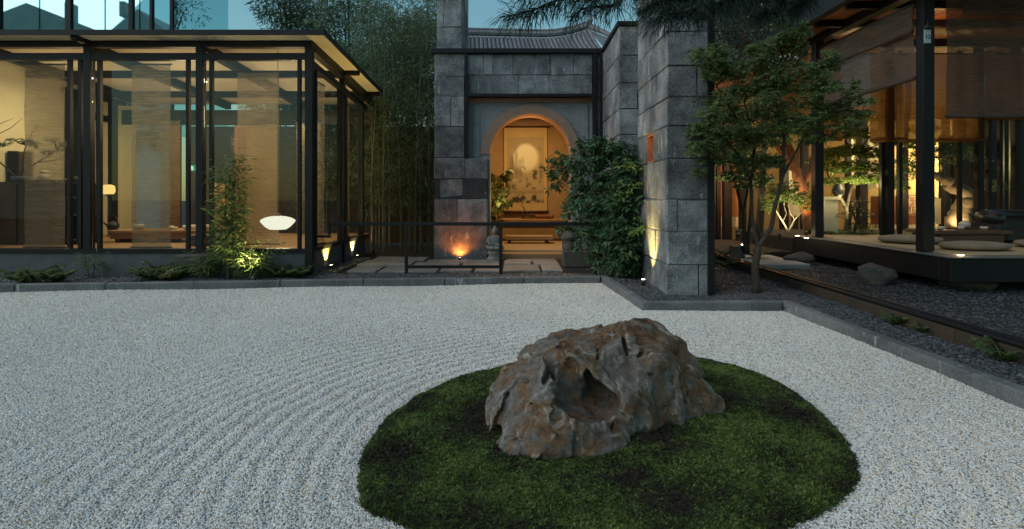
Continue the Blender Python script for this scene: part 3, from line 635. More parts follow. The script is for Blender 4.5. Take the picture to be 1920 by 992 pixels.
# hall behind the arch
hall = thing('gate_hall', 'small ochre room behind the arch where the scroll hangs', 'room', (.2, 13.5, .05))
HX0, HX1, HY0, HY1, HZ = -1.05, 1.75, 11.8, 15.15, 3.45
MB().box(HX0, HX1, HY1, HY1+.12, 0, HZ).build('back_wall', M['ochre'], hall)
MB().box(HX0-.12, HX0, HY0, HY1+.12, 0, HZ).build('side_wall', M['redwood'], hall)
MB().box(HX1, HX1+.12, HY0, HY1+.12, 0, HZ).build('side_wall', M['ochre'], hall)
MB().box(HX0-.12, HX1+.12, AY+.46, HY1+.12, HZ+.002, HZ+.1).build('ceiling', M['wood'], hall)
MB().box(HX0, HX1, HY1-.1, HY1-.002, ZZ(237, 15)+.02, ZZ(229, 15)+.05).build('picture_rail', M['oak'], hall)
MB().cbox(HX0+.002, HX1-.002, 11.75, HY1-.002, -.02, .18, .01).build('platform', M['tatami'], hall)
MB().cbox(acx-Ri+.03, acx+Ri+.1, 11.3, 11.74, -.02, .145, .008).build('step', M['oak'], hall)
for o in (): pass
# bench plank on the platform, long altar table, scroll
bp_ = thing('plank_bench', 'low pale plank bench on the mat inside the arch', 'bench', (.15, 13.5, .18))
MB().cbox(XX(948, 13.5), XX(1036, 13.5), 13.25, 13.65, .27, .36, .008).build('seat', M['tatami'], bp_)
for x in (955, 1025): MB().box(XX(x, 13.5)-.04, XX(x, 13.5)+.04, 13.3, 13.6, .181, .269).build('leg', M['wood'], bp_)
al = thing('altar_table', 'long wooden table under the hanging scroll', 'table', (.3, 14.3, .18))
MB().cbox(-.62, 1.6, 13.95, 14.7, .66, .72, .006).build('table_top', M['oak'], al)
MB().box(-.55, 1.55, 14.0, 14.03, .5, .658).build('apron', M['wood'], al)
for x in (-.5, 1.45):
    for y in (14.06, 14.6): MB().box(x, x+.07, y, y+.07, .181, .658).build('leg', M['wood'], al)
sc_ = thing('hanging_scroll', 'tall ink landscape scroll hanging on the back wall of the arch room', 'scroll', (.25, 15.0, 2))
SY = 15.04; sx0, sx1, sz0, sz1 = XX(945, SY), XX(1026, SY), ZZ(397, SY), ZZ(237, SY)
MB().box(sx0, sx1, SY+.045, SY+.06, sz0, sz1).build('silk_mount', mat('silk', (.62, .47, .22), (.54, .4, .18), 2, .7, .05, 80), sc_)
for z in (sz0, sz1): MB().tube([(sx0-.05, SY+.03, z), (sx1+.05, SY+.03, z)], .03, 10).build('roller', M['wood'], sc_, True)
px0, px1, pz0, pz1 = XX(951, SY), XX(1020, SY), ZZ(381, SY), ZZ(257, SY)
gw, gh = 70, 126; vs, cs = [], []
def sst(a, b, x): t = min(1, max(0, (x-a)/(b-a))); return t*t*(3-2*t)
for j in range(gh+1):
    for i in range(gw+1):
        u, v = i/gw, j/gh; vs.append((px0+(px1-px0)*u, SY+.042, pz0+(pz1-pz0)*v)); q = Vector((u*3, v*5, 1))
        f1 = noise.fractal(q*2, 1, 2, 6); f2 = noise.fractal(Vector((u*16, v*4, 5)), 1, 2, 4); ink = 0
        for c_, w_, t_, b_ in ((.12, .07, .72, .35), (.24, .05, .86, .4), (.35, .055, .68, .42), (.05, .06, .55, .3), (.92, .06, .62, .35)):   # rock needles
            e = abs(u-c_+.02*f1)/(w_*(1.15-.5*(v-b_)/(t_-b_))); ink = max(ink, (1-sst(.55, 1.15, e))*sst(b_-.1, b_+.08, v)*(1-sst(t_-.04, t_+.02, v+.02*f2))*(.35+.25*f2))
        ink = max(ink, sst(.1, .5, f1+.25*f2)*(1-sst(.06, .1, abs(v-.47-.05*math.sin(u*7))))*sst(.25, .4, u)*.7)          # tree line
        ink = max(ink, sst(-.1, .5, f1+.3*f2+.5*(.25-v)-.35*abs(u-.15))*(1-sst(.2, .42, v))*.8)                              # rocks at the foot
        ink = max(ink, sst(.3, .8, f1)*.25, (1-sst(0, .05, abs(v-.16+.03*f1)))*.3)
        k = 1-.92*min(1, max(0, ink*1.25)); cs.append((.42*k+.012, .345*k+.012, .2*k+.01, 1))
pm = np_mesh('painting', vs, [(j*(gw+1)+i, j*(gw+1)+i+1, (j+1)*(gw+1)+i+1, (j+1)*(gw+1)+i) for j in range(gh) for i in range(gw)])
ca = pm.color_attributes.new('ink', 'FLOAT_COLOR', 'POINT'); ca.data.foreach_set('color', np.array(cs, dtype=np.float32).ravel())
inkm, nt, b_, o_ = newmat('ink_painting'); vc = N(nt, 'ShaderNodeVertexColor', layer_name='ink'); nt.links.new(vc.outputs[0], b_.inputs['Base Color']); b_.inputs['Roughness'].default_value = .8
link('painting', pm, inkm, sc_)
lamp('SPOT', (.25, 13.32, 3.2), 120, (1, .78, .42), .03, (XX(986, SY), SY, ZZ(292, SY)), 22, .55)
lamp('AREA', (.25, 13.3, 3.4), 55, (1, .62, .26), .8, (.25, 13.3, 0))
lamp('POINT', (acx, 12.0, 2.6), 12, (1, .45, .13), .06)
rl = thing('ceiling_spot', 'small black spot aimed at the hanging scroll', 'spotlight', (.25, 13.2, 3.4))
b = MB(); b.tube([(.25, 13.16, 3.36), (.25, 13.22, 3.28)], .04, 12); b.tube([(.25, 13.18, 3.46), (.25, 13.18, 3.34)], .012, 6); b.build('housing', M['iron'], rl, True)
st = thing('incense_stand', 'small dark stand with a bonsai tray below the scroll', 'stand', (.3, 14.5, .72))
MB().cbox(XX(978, 14.4), XX(1003, 14.4), 14.3, 14.55, .8, .84, .004).build('stand_top', M['wood'], st)
for x in (979, 999): MB().box(XX(x, 14.4), XX(x, 14.4)+.035, 14.32, 14.53, .721, .799).build('leg', M['wood'], st)
MB().lathe([(.08, .841), (.12, .86), (.14, .9), (.12, .9)], (XX(988, 14.4), 14.42, 0), 14).build('tray', M['iron'], st, True)
b = MB(); bx_ = XX(986, 14.4); b.tube([(bx_, 14.42, .88), (bx_-.06, 14.42, 1.0), (bx_-.11, 14.42, 1.06), (bx_-.06, 14.42, 1.17), (bx_-.09, 14.42, 1.24)], [.014, .012, .01, .007, .003], 5); b.build('twig', M['iron'], st)
cw = ['tea bowl at the left end of the row on the altar table', 'second tea bowl from the left on the altar table', 'middle tea bowl on the altar table', 'fourth tea bowl from the left on the altar table', 'tea bowl at the right end of the row on the altar table']
for k in range(5):
    o = MB().lathe([(.035, 0), (.06, .02), (.075, .1), (.065, .1)], (XX(1008+k*6.5, 14.3), 14.3, .722), 12).build('tea_bowl', M['redwood'], None, True); tag(o, cw[k], 'bowl', 'tea bowls on the altar table')
# tiled roof behind the gate
rf = thing('tiled_roof', 'grey tiled roof with an upturned ridge behind the stone gate', 'roof', (0, 14.5, 4.6))
ra = R(4.5); rc, rsn = math.cos(ra), math.sin(ra)
def rp(u, t):            # u along the ridge, t 0 at the eave .. 1 at the ridge
    lift = .26*max(0, (u-.9)/1.3)**2
    y, z = 13.1+2.7*t, 4.55+1.18*t-.16*math.sin(math.pi*t)+lift*t
    x, yy = u, y-13.1; return Vector((x*rc-yy*rsn, 13.1+x*rsn+yy*rc, z))
U0, U1, NT = -1.75, 2.25, 36
b = MB(); vs = [rp(U0+(U1-U0)*i/NT, j/6)+Vector((0, 0, -.03)) for j in range(7) for i in range(NT+1)]
b.add(vs, [(j*(NT+1)+i, j*(NT+1)+i+1, (j+1)*(NT+1)+i+1, (j+1)*(NT+1)+i) for j in range(6) for i in range(NT)]); b.build('roof_bed', M['tile'], rf)
for i in range(NT+1):
    u = U0+(U1-U0)*i/NT; b = MB(); pts = []; rd = []
    for j in range(13): pts += [rp(u, j/12*.97), rp(u, (j+.93)/12*.97)]; rd += [.044, .036]
    b.tube(pts[:-2], rd[:-2], 6); b.build('tile_row', M['tile'], rf, False)
b = MB(); b.tube([rp(U0+(U1-U0+.05)*k/16, 1)+Vector((0, 0, .07)) for k in range(17)], .085, 8); b.tube([rp(U0+(U1-U0+.08)*k/16, 1)+Vector((0, 0, .17)) for k in range(17)], .045, 8)
e = rp(U1, 1); b.tube([e+Vector((0, 0, .1)), e+Vector((.08, 0, .22)), e+Vector((.1, 0, .42))], [.08, .06, .015], 7); b.build('ridge', M['tile'], rf)
b = MB(); hp = [rp(U1, 1)+Vector((.02, 0, .05)), rp(U1+.2, .8)+Vector((.1, 0, .05)), rp(U1+.35, .5)+Vector((.15, 0, .12)), rp(U1+.5, .2)+Vector((.15, 0, .1))]; b.tube(hp, [.09, .075, .07, .07], 7); b.build('hip_ridge', M['tile'], rf)
b = MB(); b.add([rp(U1, 1)+Vector((0, 0, -.05)), rp(U1+.5, .2)+Vector((.15, 0, .02)), rp(U1, 0), rp(U1+.6, 1.2)+Vector((.2, .6, -.7))], [(0, 2, 1), (0, 1, 3)]); b.build('gable_slope', M['tile'], rf)
MB().box(-1.0, 2.2, 13.5, 15.6, 3.6, 4.55).build('eave_wall', M['wood'], rf)
# ---------------------------------------------------------------- paved path between kerb and gate
pv = bpy.data.objects.new('path', None); C.objects.link(pv); tag(pv, kind='structure')
MB().box(-2.95, 1.3, 9.25, 11.75, -.055, .03).build('path_bed', M['soil'], pv)
rp_ = random.Random(8)
for (x0, x1, y0, y1) in ((-2.8, -2.3, 9.35, 10.1), (-2.28, -1.3, 9.33, 10.05), (-1.86, -1.0, 10.07, 10.55), (-2.85, -1.88, 10.12, 10.9), (-1.28, -.72, 9.36, 10.02), (-.7, -.25, 9.34, 10.04), (-.98, -.28, 10.08, 10.6), (-2.8, -1.75, 10.92, 11.6), (-1.7, -.3, 10.62, 11.05),
                         (-.23, .42, 9.42, 10.3), (.44, .8, 9.42, 10.28), (-.23, .3, 10.32, 10.85), (.32, .8, 10.3, 10.85), (-.2, .8, 10.9, 11.25)):
    MB().cbox(x0+.012, x1-.012, y0+.012, y1-.012, .0, .062+rp_.uniform(-.008, .008), .012, .006, rp_).build('paving_slab', M['slab'], pv)
# railing
ry = 9.2; ral = thing('handrail', 'thin black metal railing across the path with a step at its end', 'railing', (-.9, ry, .06))
def zr(py): return ZZ(py, ry)
def xr(px): return XX(px, ry)
MB().cbox(xr(615), xr(1106), ry-.022, ry+.022, zr(423), zr(416.5), .005).build('top_rail', M['black'], ral)
MB().cbox(xr(615), xr(620), ry-.021, ry+.021, zr(440), zr(423)-.002, .004).build('step_upright', M['black'], ral); MB().cbox(xr(582), xr(620), ry-.02, ry+.02, zr(440.5)-.045, zr(440.5)-.003, .004).build('lower_rail', M['black'], ral)
for x in (762, 939): MB().cbox(xr(x)-.026, xr(x)+.026, ry-.025, ry+.025, .03, zr(423)-.003, .004).build('post', M['black'], ral)
MB().cbox(xr(762)+.029, xr(939)-.029, ry-.02, ry+.02, zr(503), zr(497.5), .004).build('bottom_rail', M['black'], ral)
# stone figure by the pier
fg = thing('stone_statue', 'small seated grey stone figure on a round lotus base beside the gate step', 'statue', (XX(928, 10.95), 10.95, .05))
fc = (XX(928, 10.95), 10.95, 0)
MB().lathe([(.15, .03), (.155, .1), (.12, .13), (.13, .17), (.155, .2), (.125, .25), (.105, .27)], fc, 18, 1, .85).build('base', M['statue'], fg, True)
b = MB(); b.lathe([(.1, .272), (.15, .29), (.155, .33), (.12, .36), (.098, .40), (.104, .45), (.098, .50), (.06, .535), (.035, .55), (.034, .565)], fc, 18, 1, .75)
for s in (-1, 1):
    b.tube([(fc[0]+s*.095, fc[1], .51), (fc[0]+s*.128, fc[1]-.02, .43), (fc[0]+s*.095, fc[1]-.085, .37), (fc[0]+s*.02, fc[1]-.115, .355)], [.034, .034, .028, .022], 8)
    b.tube([(fc[0]+s*.14, fc[1]-.02, .305), (fc[0]+s*.06, fc[1]-.125, .3), (fc[0]-s*.05, fc[1]-.12, .3)], [.045, .04, .025], 8)
b.build('body', M['statue'], fg, True)
MB().lathe([(.02, .556), (.045, .565), (.058, .595), (.062, .63), (.055, .665), (.036, .69), (.03, .7), (.024, .725), (.008, .735)], fc, 16, .92, 1).build('head', M['statue'], fg, True)
b = MB()
for s in (-1, 1): MB().lathe([(.008, .6), (.013, .62), (.012, .645), (.006, .655)], (fc[0]+s*.058, fc[1], 0), 8, .7, 1).build('ear', M['statue'], fg, True)
b.tube([(fc[0], fc[1]-.058, .645), (fc[0], fc[1]-.07, .618)], [.006, .011], 6); b.build('nose', M['statue'], fg, True)
# urn on a stone block
by = 10.1; bl = tag(MB().cbox(XX(1056, by), XX(1107, by), by-.05, by+.36, .03, ZZ(470, by), .02, .008, rs).build('stone_block', M['boulder']), 'rough stone block carrying the grey urn', 'stone')
ux, uy, uz = XX(1069, by), by+.14, ZZ(470, by)+.002
ur = thing('urn', 'dark grey urn with ring handles standing on the stone block', 'urn', (ux, uy, uz))
MB().lathe([(.115, 0), (.13, .02), (.135, .1), (.138, .19), (.165, .2), (.172, .23), (.155, .29), (.12, .335), (.125, .35), (.11, .35), (.1, .32)], (ux, uy, uz), 28).build('body', M['pot'], ur, True)
for s in (-1, 1):
    b = MB(); b.tube([(ux+s*(.16+.05*math.sin(a)), uy-.04, uz+.27+.05*math.cos(a)) for a in [k*math.pi/7 for k in range(8)]], .01, 6); b.build('handle', M['pot'], ur, True)
# ---------------------------------------------------------------- glass pavilion
PY, PXr, PXl, PYb = 9.0, XX(580, 9), -9.2, 12.35
FZ, SZ0, SZ1 = .43, .40, .46
def rz_(y): return 3.815-.06*(y-8.7)                                    # roof falls away to the back
pav = thing('glass_pavilion', 'glazed tea pavilion with a thin flat roof and black steel frame', 'pavilion', (-6.2, 10.6, 0))
def yslab(x0, x1, y0, y1, t0, t1, name, m, parent=pav):                 # slab that follows the roof slope (t = height below the roof plane)
    b = MB(); b.add([(x0, y0, rz_(y0)-t0), (x1, y0, rz_(y0)-t0), (x1, y1, rz_(y1)-t0), (x0, y1, rz_(y1)-t0), (x0, y0, rz_(y0)-t1), (x1, y0, rz_(y0)-t1), (x1, y1, rz_(y1)-t1), (x0, y1, rz_(y1)-t1)],
           [(0,3,2,1),(4,5,6,7),(0,1,5,4),(1,2,6,5),(2,3,7,6),(3,0,4,7)]); return b.build(name, m, parent)
yslab(-10.2, -3.3, 8.66, 13.6, .035, 0, 'roof', M['black']); yslab(-3.298, -2.92, 8.66, 12.42, .035, 0, 'roof', M['black'])
yslab(-10.18, -3.3, 8.69, 13.55, .05, .0355, 'soffit', M['ceil']); yslab(-3.298, -2.95, 8.69, 12.4, .05, .0355, 'soffit', M['ceil'])
yslab(-10.21, -2.91, 8.64, 8.66, .075, -.005, 'fascia', M['black']); yslab(-2.92, -2.90, 8.66, 12.42, .07, -.005, 'fascia', M['black'])
PW = .055
MB().box(PXl, PXr-.06, PY+.0, PY+.16, -.02, SZ0-.002).build('plinth', M['plinth'], pav); MB().box(PXr-.16, PXr, PY+.162, PYb, -.02, SZ0-.002).build('plinth', M['plinth'], pav)
MB().box(PXl, PXr+.02, PY-.03, PY+.14, SZ0, SZ1).build('sill', M['black'], pav)
MB().box(PXr-.12, PXr+.03, PY+.142, PYb, SZ0, SZ1).build('sill', M['black'], pav)
MB().box(PXl, PXr-.13, PY+.145, PYb+.9, .3, FZ).build('floor', M['oak'], pav)
posts = [XX(-45, 9), XX(165.5, 9), XX(375.5, 9), XX(580, 9)]
for i, x in enumerate(posts):
    z0 = SZ1+.002 if i < 3 else -.02
    MB().box(x-PW-(.0 if i < 3 else .005), x+PW, PY-.035, PY+.075, z0, rz_(9)-.155).build('post', M['black'], pav)
for (px, y) in ((643, 10.72), (677, 12.0)):
    MB().box(PXr-.05, PXr+.05, y-.05, y+.05, SZ1+.002, rz_(y)-.16).build('post', M['black'], pav)
zt = rz_(9)
MB().box(PXl, PXr+PW+.002, PY-.04, PY+.08, zt-.153, zt-.066).build('head_beam', M['black'], pav)
MB().box(PXl, PXr-PW-.002, PY-.03, PY+.07, ZZ(113, 9), ZZ(100, 9)).build('transom', M['black'], pav)
yslab(PXr-.05, PXr+.055, PY+.082, PYb, .15, .066, 'head_beam', M['black'])
yslab(PXr-.04, PXr+.045, PY+.08, PYb, .44, .34, 'transom', M['black'])
for a in (130, 150, 186, 352, 396, 561): MB().box(XX(a, 9)-.025, XX(a, 9)+.025, PY-.015, PY+.05, SZ1+.002, ZZ(113, 9)-.002).build('mullion', M['black'], pav)
for y in (9.28, 10.5, 10.95): MB().box(PXr-.025, PXr+.025, y-.02, y+.02, SZ1+.002, rz_(y)-.442).build('mullion', M['black'], pav)
for x in posts: yslab(x-.06, x+.06, PY+.09, 13.4, .2, .0505, 'ceiling_beam', M['black'])
for y in (10.72, 12.3): yslab(PXl, PXr-.055, y-.05, y+.05, .17, .051, 'cross_beam', M['black'])
yslab(PXr+.06, -2.95, 10.66, 10.76, .12, .051, 'outrigger', M['black']); yslab(PXr+.06, -2.95, 12.3, 12.4, .12, .051, 'outrigger', M['black'])
yslab(posts[1]-.05, posts[1]+.05, 8.7, PY-.045, .12, .051, 'outrigger', M['black'])
for a, b2 in zip(posts[:-1], posts[1:]): MB().box(a+PW+.001, b2-PW-.006, PY+.012, PY+.02, SZ1+.001, ZZ(113, 9)-.001).build('glass_pane', M['glass'], pav)
MB().box(PXr-.004, PXr+.004, PY+.08, 10.67, SZ1+.001, rz_(10.72)-.36).build('glass_pane', M['sideglass'], pav)
MB().box(PXr-.004, PXr+.004, 10.775, PYb, SZ1+.001, rz_(12.3)-.44).build('glass_pane', M['sideglass'], pav)
for x in (XX(150, 9), XX(727, 10.0)): pass
MB().box(PXr+.001, PXr+.045, 10.69, 10.74, -.02, SZ0-.004).build('downpipe', M['black'], pav)
# inside: left wall with sliding door frame, back wall
MB().box(PXl-.12, PXl, PY+.05, 13.5, .3, 3.75).build('left_wall', M['cream'], pav)
LW = PXl
for y, w in ((11.72, .13), (12.12, .04), (12.5, .04), (12.93, .1)): MB().box(LW+.002, LW+.09, y-w, y+w, FZ+.002, 3.398).build('door_stile', M['black'], pav)
MB().box(LW+.002, LW+.095, 11.86, 12.82, 2.95, 3.08).build('door_rail', M['black'], pav)
MB().box(LW+.002, LW+.1, 11.5, 13.28, 3.4, 3.5).build('door_head', M['black'], pav)
BY = 13.3
for (a, b2, m) in ((128, 142, 'cream'), (222, 250, 'cream'), (318, 336, 'redwood'), (440, 462, 'redwood'), (462, 520, 'ochre')):
    MB().box(XX(a, BY), XX(b2, BY), BY, BY+.1, .3, 3.4 if m == 'cream' else 2.95).build('wall_panel', M[m], pav)
MB().box(PXl, PXr, BY-.02, BY+.12, 2.96 if True else 0, 3.3).build('back_beam', M['black'], pav)
for a in (352, 374, 396): MB().box(XX(a, BY)-.03, XX(a, BY)+.03, BY, BY+.06, FZ, 2.95).build('back_mullion', M['black'], pav)
for (a, b2) in ((398, 412),): MB().box(XX(a, BY), XX(b2, BY)+.25, BY+.02, BY+.1, FZ, 1.6).build('back_panel', M['ochre'], pav)
MB().box(XX(253, BY), XX(530, BY), BY+.05, BY+.058, FZ, 2.95).build('glass_pane', M['sideglass'], pav)
# hanging woven panels
def panel(x0, x1, y, label, z0=.47, z1=3.42, along='x', m=None):
    t = thing('woven_panel', label, 'curtain', ((x0+x1)/2 if along == 'x' else x0, y, z1), 'woven panels hanging behind the pavilion glass')
    n1_, n2_ = 14, 24; vs = []
    for j in range(n2_+1):
        for i in range(n1_+1):
            a = x0+(x1-x0)*i/n1_; z = z0+(z1-z0)*j/n2_; w = .006*math.sin(j*.9+a*3)+.004*math.sin(i*1.3)
            vs.append((a, y+w, z) if along == 'x' else (y+w, a, z))
    nv = len(vs); vs += [((v[0], v[1]+.004, v[2]) if along == 'x' else (v[0]+.004, v[1], v[2])) for v in vs]
    f1 = [(j*(n1_+1)+i, j*(n1_+1)+i+1, (j+1)*(n1_+1)+i+1, (j+1)*(n1_+1)+i) for j in range(n2_) for i in range(n1_)]
    b = MB(); b.add(vs[:nv], f1); b.build('cloth', m or M['curtain'], t, True)
    for z in (z0, z1): MB().tube([(x0-.02, y, z), (x1+.02, y, z)] if along == 'x' else [(y, x0-.02, z), (y, x1+.02, z)], .012, 6).build('rod', M['iron'], t)
    return t
cyy = 9.18
panel(XX(46, cyy), XX(122, cyy), cyy, 'grey brown woven panel hanging left of the first mullions')
panel(XX(247, cyy), XX(320, cyy), cyy, 'wide woven panel hanging between the two front posts')
panel(XX(445, 9.75), XX(523, 9.75), 9.75, 'woven panel hanging behind the white saucer lamp')
panel(9.45, 10.1, PXr-.13, 'woven panel hanging just round the glass corner', along='y', z1=3.25)
panel(10.95, 11.6, PXr-.13, 'woven panel at the back end of the glass side wall', along='y', z1=3.15)
panel(XX(300, 12.9), XX(337, 12.9), 12.9, 'narrow woven panel hanging at the rear opening', z1=3.0)
panel(XX(556, 12.6), XX(600, 12.6), 12.6, 'ochre woven panel on the rear side seen through the corner', z1=2.9)
# saucer pendant lamp
ly = 9.38; lx, lz = XX(521, ly), ZZ(418, ly)
pl_ = thing('pendant_lamp', 'glowing white saucer lamp hanging low inside the glass corner', 'lamp', (lx, ly, lz))
MB().lathe([(.05, -.112), (.13, -.106), (.19, -.068), (.262, .01), (.272, .032), (.262, .055), (.2, .088), (.12, .108), (.06, .114)], (lx, ly, lz), 32).build('lamp_shade', M['lamp_on'], pl_, True)
MB().lathe([(.055, .115), (.05, .15), (.02, .155)], (lx, ly, lz), 16).build('cap', M['oak'], pl_, True)
MB().tube([(lx, ly, lz+.165), (lx, ly, rz_(ly)-.06)], .004, 5).build('cord', M['black'], pl_)
lamp('POINT', (lx, ly, lz-.35), 9, (1, .8, .5), .2)
# ceiling spots
for k, (px, py, y, lb) in enumerate(((383, 155, 11.3, 'left one of the two lit ceiling spots in the pavilion'), (398, 156, 11.6, 'right one of the two lit ceiling spots in the pavilion'))):
    x, z = XX(px, y), ZZ(py, y); t = thing('ceiling_spot', lb, 'spotlight', (x, y, z), 'ceiling spots in the pavilion')
    b = MB(); b.tube([(x, y, z+.03), (x, y, z+.15)], .05, 12); b.tube([(x, y, z+.15), (x, y, rz_(y)-.052)], .01, 6); b.build('housing', M['iron'], t, True)
    MB().lathe([(.03, .0), (.045, .015), (.045, .028)], (x, y, z), 12).build('bulb', M['bulb'], t, True)
for (x, y, e) in ((-8.0, 10.2, 60), (-6.0, 10.4, 75), (-4.3, 10.5, 65), (-7.0, 12.2, 45), (-4.6, 12.3, 40)):
    lamp('AREA', (x, y, rz_(y)-.3), e*.34, WARM, .5, (x, y, 0)); lamp('POINT', (x, y, 2.75), e*.33, WARM, .25)
# furniture in the pavilion
cb = thing('bookcase', 'dark wooden cabinet with open red shelves at its end', 'cabinet', (-8.6, 10.3, FZ)); cyf = 10.1
cx0, cx1, cz = PXl+.003, XX(150, cyf), ZZ(341, cyf)
MB().box(cx0, cx1, cyf-.02, cyf+.5, cz-.03, cz).build('cabinet_top', M['wood'], cb)
MB().box(cx0, XX(122, cyf), cyf, cyf+.45, FZ+.002, cz-.032).build('carcass', M['wood'], cb)
MB().box(cx1-.07, cx1-.01, cyf, cyf+.45, FZ+.002, cz-.032).build('end_panel', M['black'], cb)
MB().box(XX(122, cyf)+.002, cx1-.072, cyf+.4, cyf+.45, FZ+.002, cz-.032).build('back_panel', M['redwood'], cb)
for z in (.5, .95, 1.25): MB().box(XX(122, cyf)+.002, cx1-.072, cyf+.01, cyf+.398, z, z+.03).build('shelf', M['redwood'], cb)
MB().box(XX(31, cyf), XX(33, cyf), cyf-.012, cyf-.001, FZ+.02, cz-.06).build('door_edge', M['black'], cb); MB().box(XX(93, cyf), XX(95, cyf), cyf-.012, cyf-.001, FZ+.02, cz-.06).build('door_edge', M['black'], cb)
def jar(name, label, px, y, z0, prof, m='ceramic', cat='jar', grp=None, n=16):
    o = MB().lathe(prof, (XX(px, y), y, z0), n).build(name, M[m], None, True); return tag(o, label, cat, grp)
jar('ginger_jar', 'white lidded jar, tallest piece on the dark cabinet', 83, 10.2, cz+.001, [(.06, 0), (.09, .03), (.1, .1), (.07, .15), (.05, .155), (.075, .16), (.07, .19), (.02, .22)])
for k, (px, w, h, m, lb) in enumerate(((62, .07, .07, 'ceramic', 'cup left of the lidded jar on the cabinet'), (73, .05, .05, 'redwood', 'brown cup touching the lidded jar on the cabinet'), (97, .07, .05, 'oak', 'tan bowl right of the lidded jar on the cabinet'),
      (113, .055, .06, 'ceramic', 'white cup standing alone further along the cabinet'), (128, .075, .06, 'redwood', 'reddish bowl near the end of the cabinet'), (142, .03, .1, 'iron', 'slim dark bottle at the very end of the cabinet'))):
    jar('cup', lb, px, 10.2, cz+.001, [(w*.6, 0), (w*.9, h*.3), (w, h), (w*.85, h)], m, 'cup', 'small cups on the cabinet')
def board(px0, px1, y, py, label, m, dy=.05, name='wooden_board'):
    return tag(MB().cbox(XX(px0, y), XX(px1, y), y, y+dy, cz+.001, ZZ(py, y), .005).build(name, M[m]), label, 'board')
board(32, 60, 10.4, 284, 'upright orange wood board standing behind the bonsai', 'oak'); board(13, 31, 10.25, 283, 'upright black slab standing on the cabinet', 'black')
board(-14, 10, 10.35, 270, 'wooden box front standing at the far end of the cabinet', 'oak')
lt = thing('tea_table', 'long low wooden tea table behind the front glass', 'table', (-6.6, 10.6, FZ)); ty = 10.5
MB().cbox(XX(201, ty), XX(392, ty), ty, ty+.8, .615, .66, .006).build('table_top', M['oak'], lt)
MB().box(XX(204, ty), XX(388, ty), ty+.03, ty+.06, .5, .613).build('apron', M['redwood'], lt)
for x in (210, 290, 380): MB().box(XX(x, ty), XX(x, ty)+.09, ty+.08, ty+.7, FZ+.001, .613).build('leg', M['wood'], lt)
tz = .661
tp = thing('teapot', 'teapot with tall loop handle at the left end of the tea table', 'teapot', (XX(212, 10.8), 10.8, tz)); tx_ = XX(212, 10.8)
MB().lathe([(.06, 0), (.1, .03), (.11, .08), (.08, .13), (.03, .145), (.015, .165)], (tx_, 10.8, tz), 16).build('body', M['iron'], tp, True)
MB().tube([(tx_+.09*math.cos(a), 10.8, tz+.1+.16*math.sin(a)) for a in [k*math.pi/8 for k in range(9)]], .008, 6).build('handle', M['iron'], tp, True)
MB().tube([(tx_-.09, 10.8, tz+.07), (tx_-.15, 10.8, tz+.1), (tx_-.18, 10.8, tz+.14)], [.022, .016, .011], 7).build('spout', M['iron'], tp, True)
for k, (px, w, h, m, lb) in enumerate(((261, .1, .1, 'ceramic', 'white bowl behind the woven panel on the tea table'), (321, .05, .07, 'ceramic', 'cup beside the woven panel edge on the tea table'), (329, .035, .05, 'ceramic', 'tiny cup on the tea table right of the cup'), (352, .09, .08, 'ceramic', 'white dish left of the middle front post on the tea table'),
      (362, .05, .09, 'ceramic', 'white pot touching the middle front post on the tea table'), (386, .08, .1, 'ceramic', 'white tea jar near the right end of the tea table'))):
    jar('cup', lb, px, 10.75, tz, [(w*.6, 0), (w*.95, h*.3), (w, h), (w*.85, h)], m, 'cup', 'tea things on the low table')
for px, lb in ((374, 'round dark stool left of the bamboo plant in the pavilion'), (400, 'round dark stool hidden partly by the bamboo plant')):
    t = thing('stool', lb, 'stool', (XX(px, 10.0), 10.0, FZ), 'dark stools at the tea table')
    MB().lathe([(.19, .28), (.2, .3), (.2, .33), (.18, .345)], (XX(px, 10.0), 10.0, FZ-.15), 20).build('seat', M['wood'], t, True)
    MB().lathe([(.15, .001), (.17, .08), (.16, .128)], (XX(px, 10.0), 10.0, FZ), 20).build('drum', M['wood'], t, True)
dl = thing('paper_lamp', 'small lit yellow paper lamp by the dark door stile', 'lamp', (XX(203, 12), 12, FZ))
MB().lathe([(.05, 0), (.06, .02), (.02, .03)], (XX(203, 12), 12, ZZ(364, 12)-.04), 12).build('base', M['iron'], dl, True)
MB().lathe([(.1, 0), (.13, .06), (.12, .17), (.06, .2)], (XX(203, 12), 12, ZZ(364, 12)), 16).build('lamp_shade', M['paperlamp'], dl, True)
MB().tube([(XX(203, 12), 12, FZ), (XX(203, 12), 12, ZZ(364, 12)-.03)], .015, 6).build('stand', M['iron'], dl)
ex = thing('exit_sign', 'small lit green and white exit sign at the rear of the pavilion', 'sign', (XX(365, 13.2), 13.2, ZZ(315, 13.2)))
ex_, ez = XX(365, 13.2), ZZ(315, 13.2)
MB().box(ex_-.13, ex_+.13, 13.2, 13.24, ez-.07, ez+.07).build('sign_box', emit('exit_green', (.05, .5, .3), .5), ex)
exw = emit('exit_white', (.8, 1, .9), 1.0)
for q in ((.03, .1, -.05, .05), (-.1, -.03, -.005, .02), (-.075, -.05, .028, .05), (-.09, -.07, -.05, -.012), (-.055, -.035, -.05, -.012)): MB().box(ex_+q[0], ex_+q[1], 13.19, 13.199, ez+q[2], ez+q[3]).build('pictogram', exw, ex)
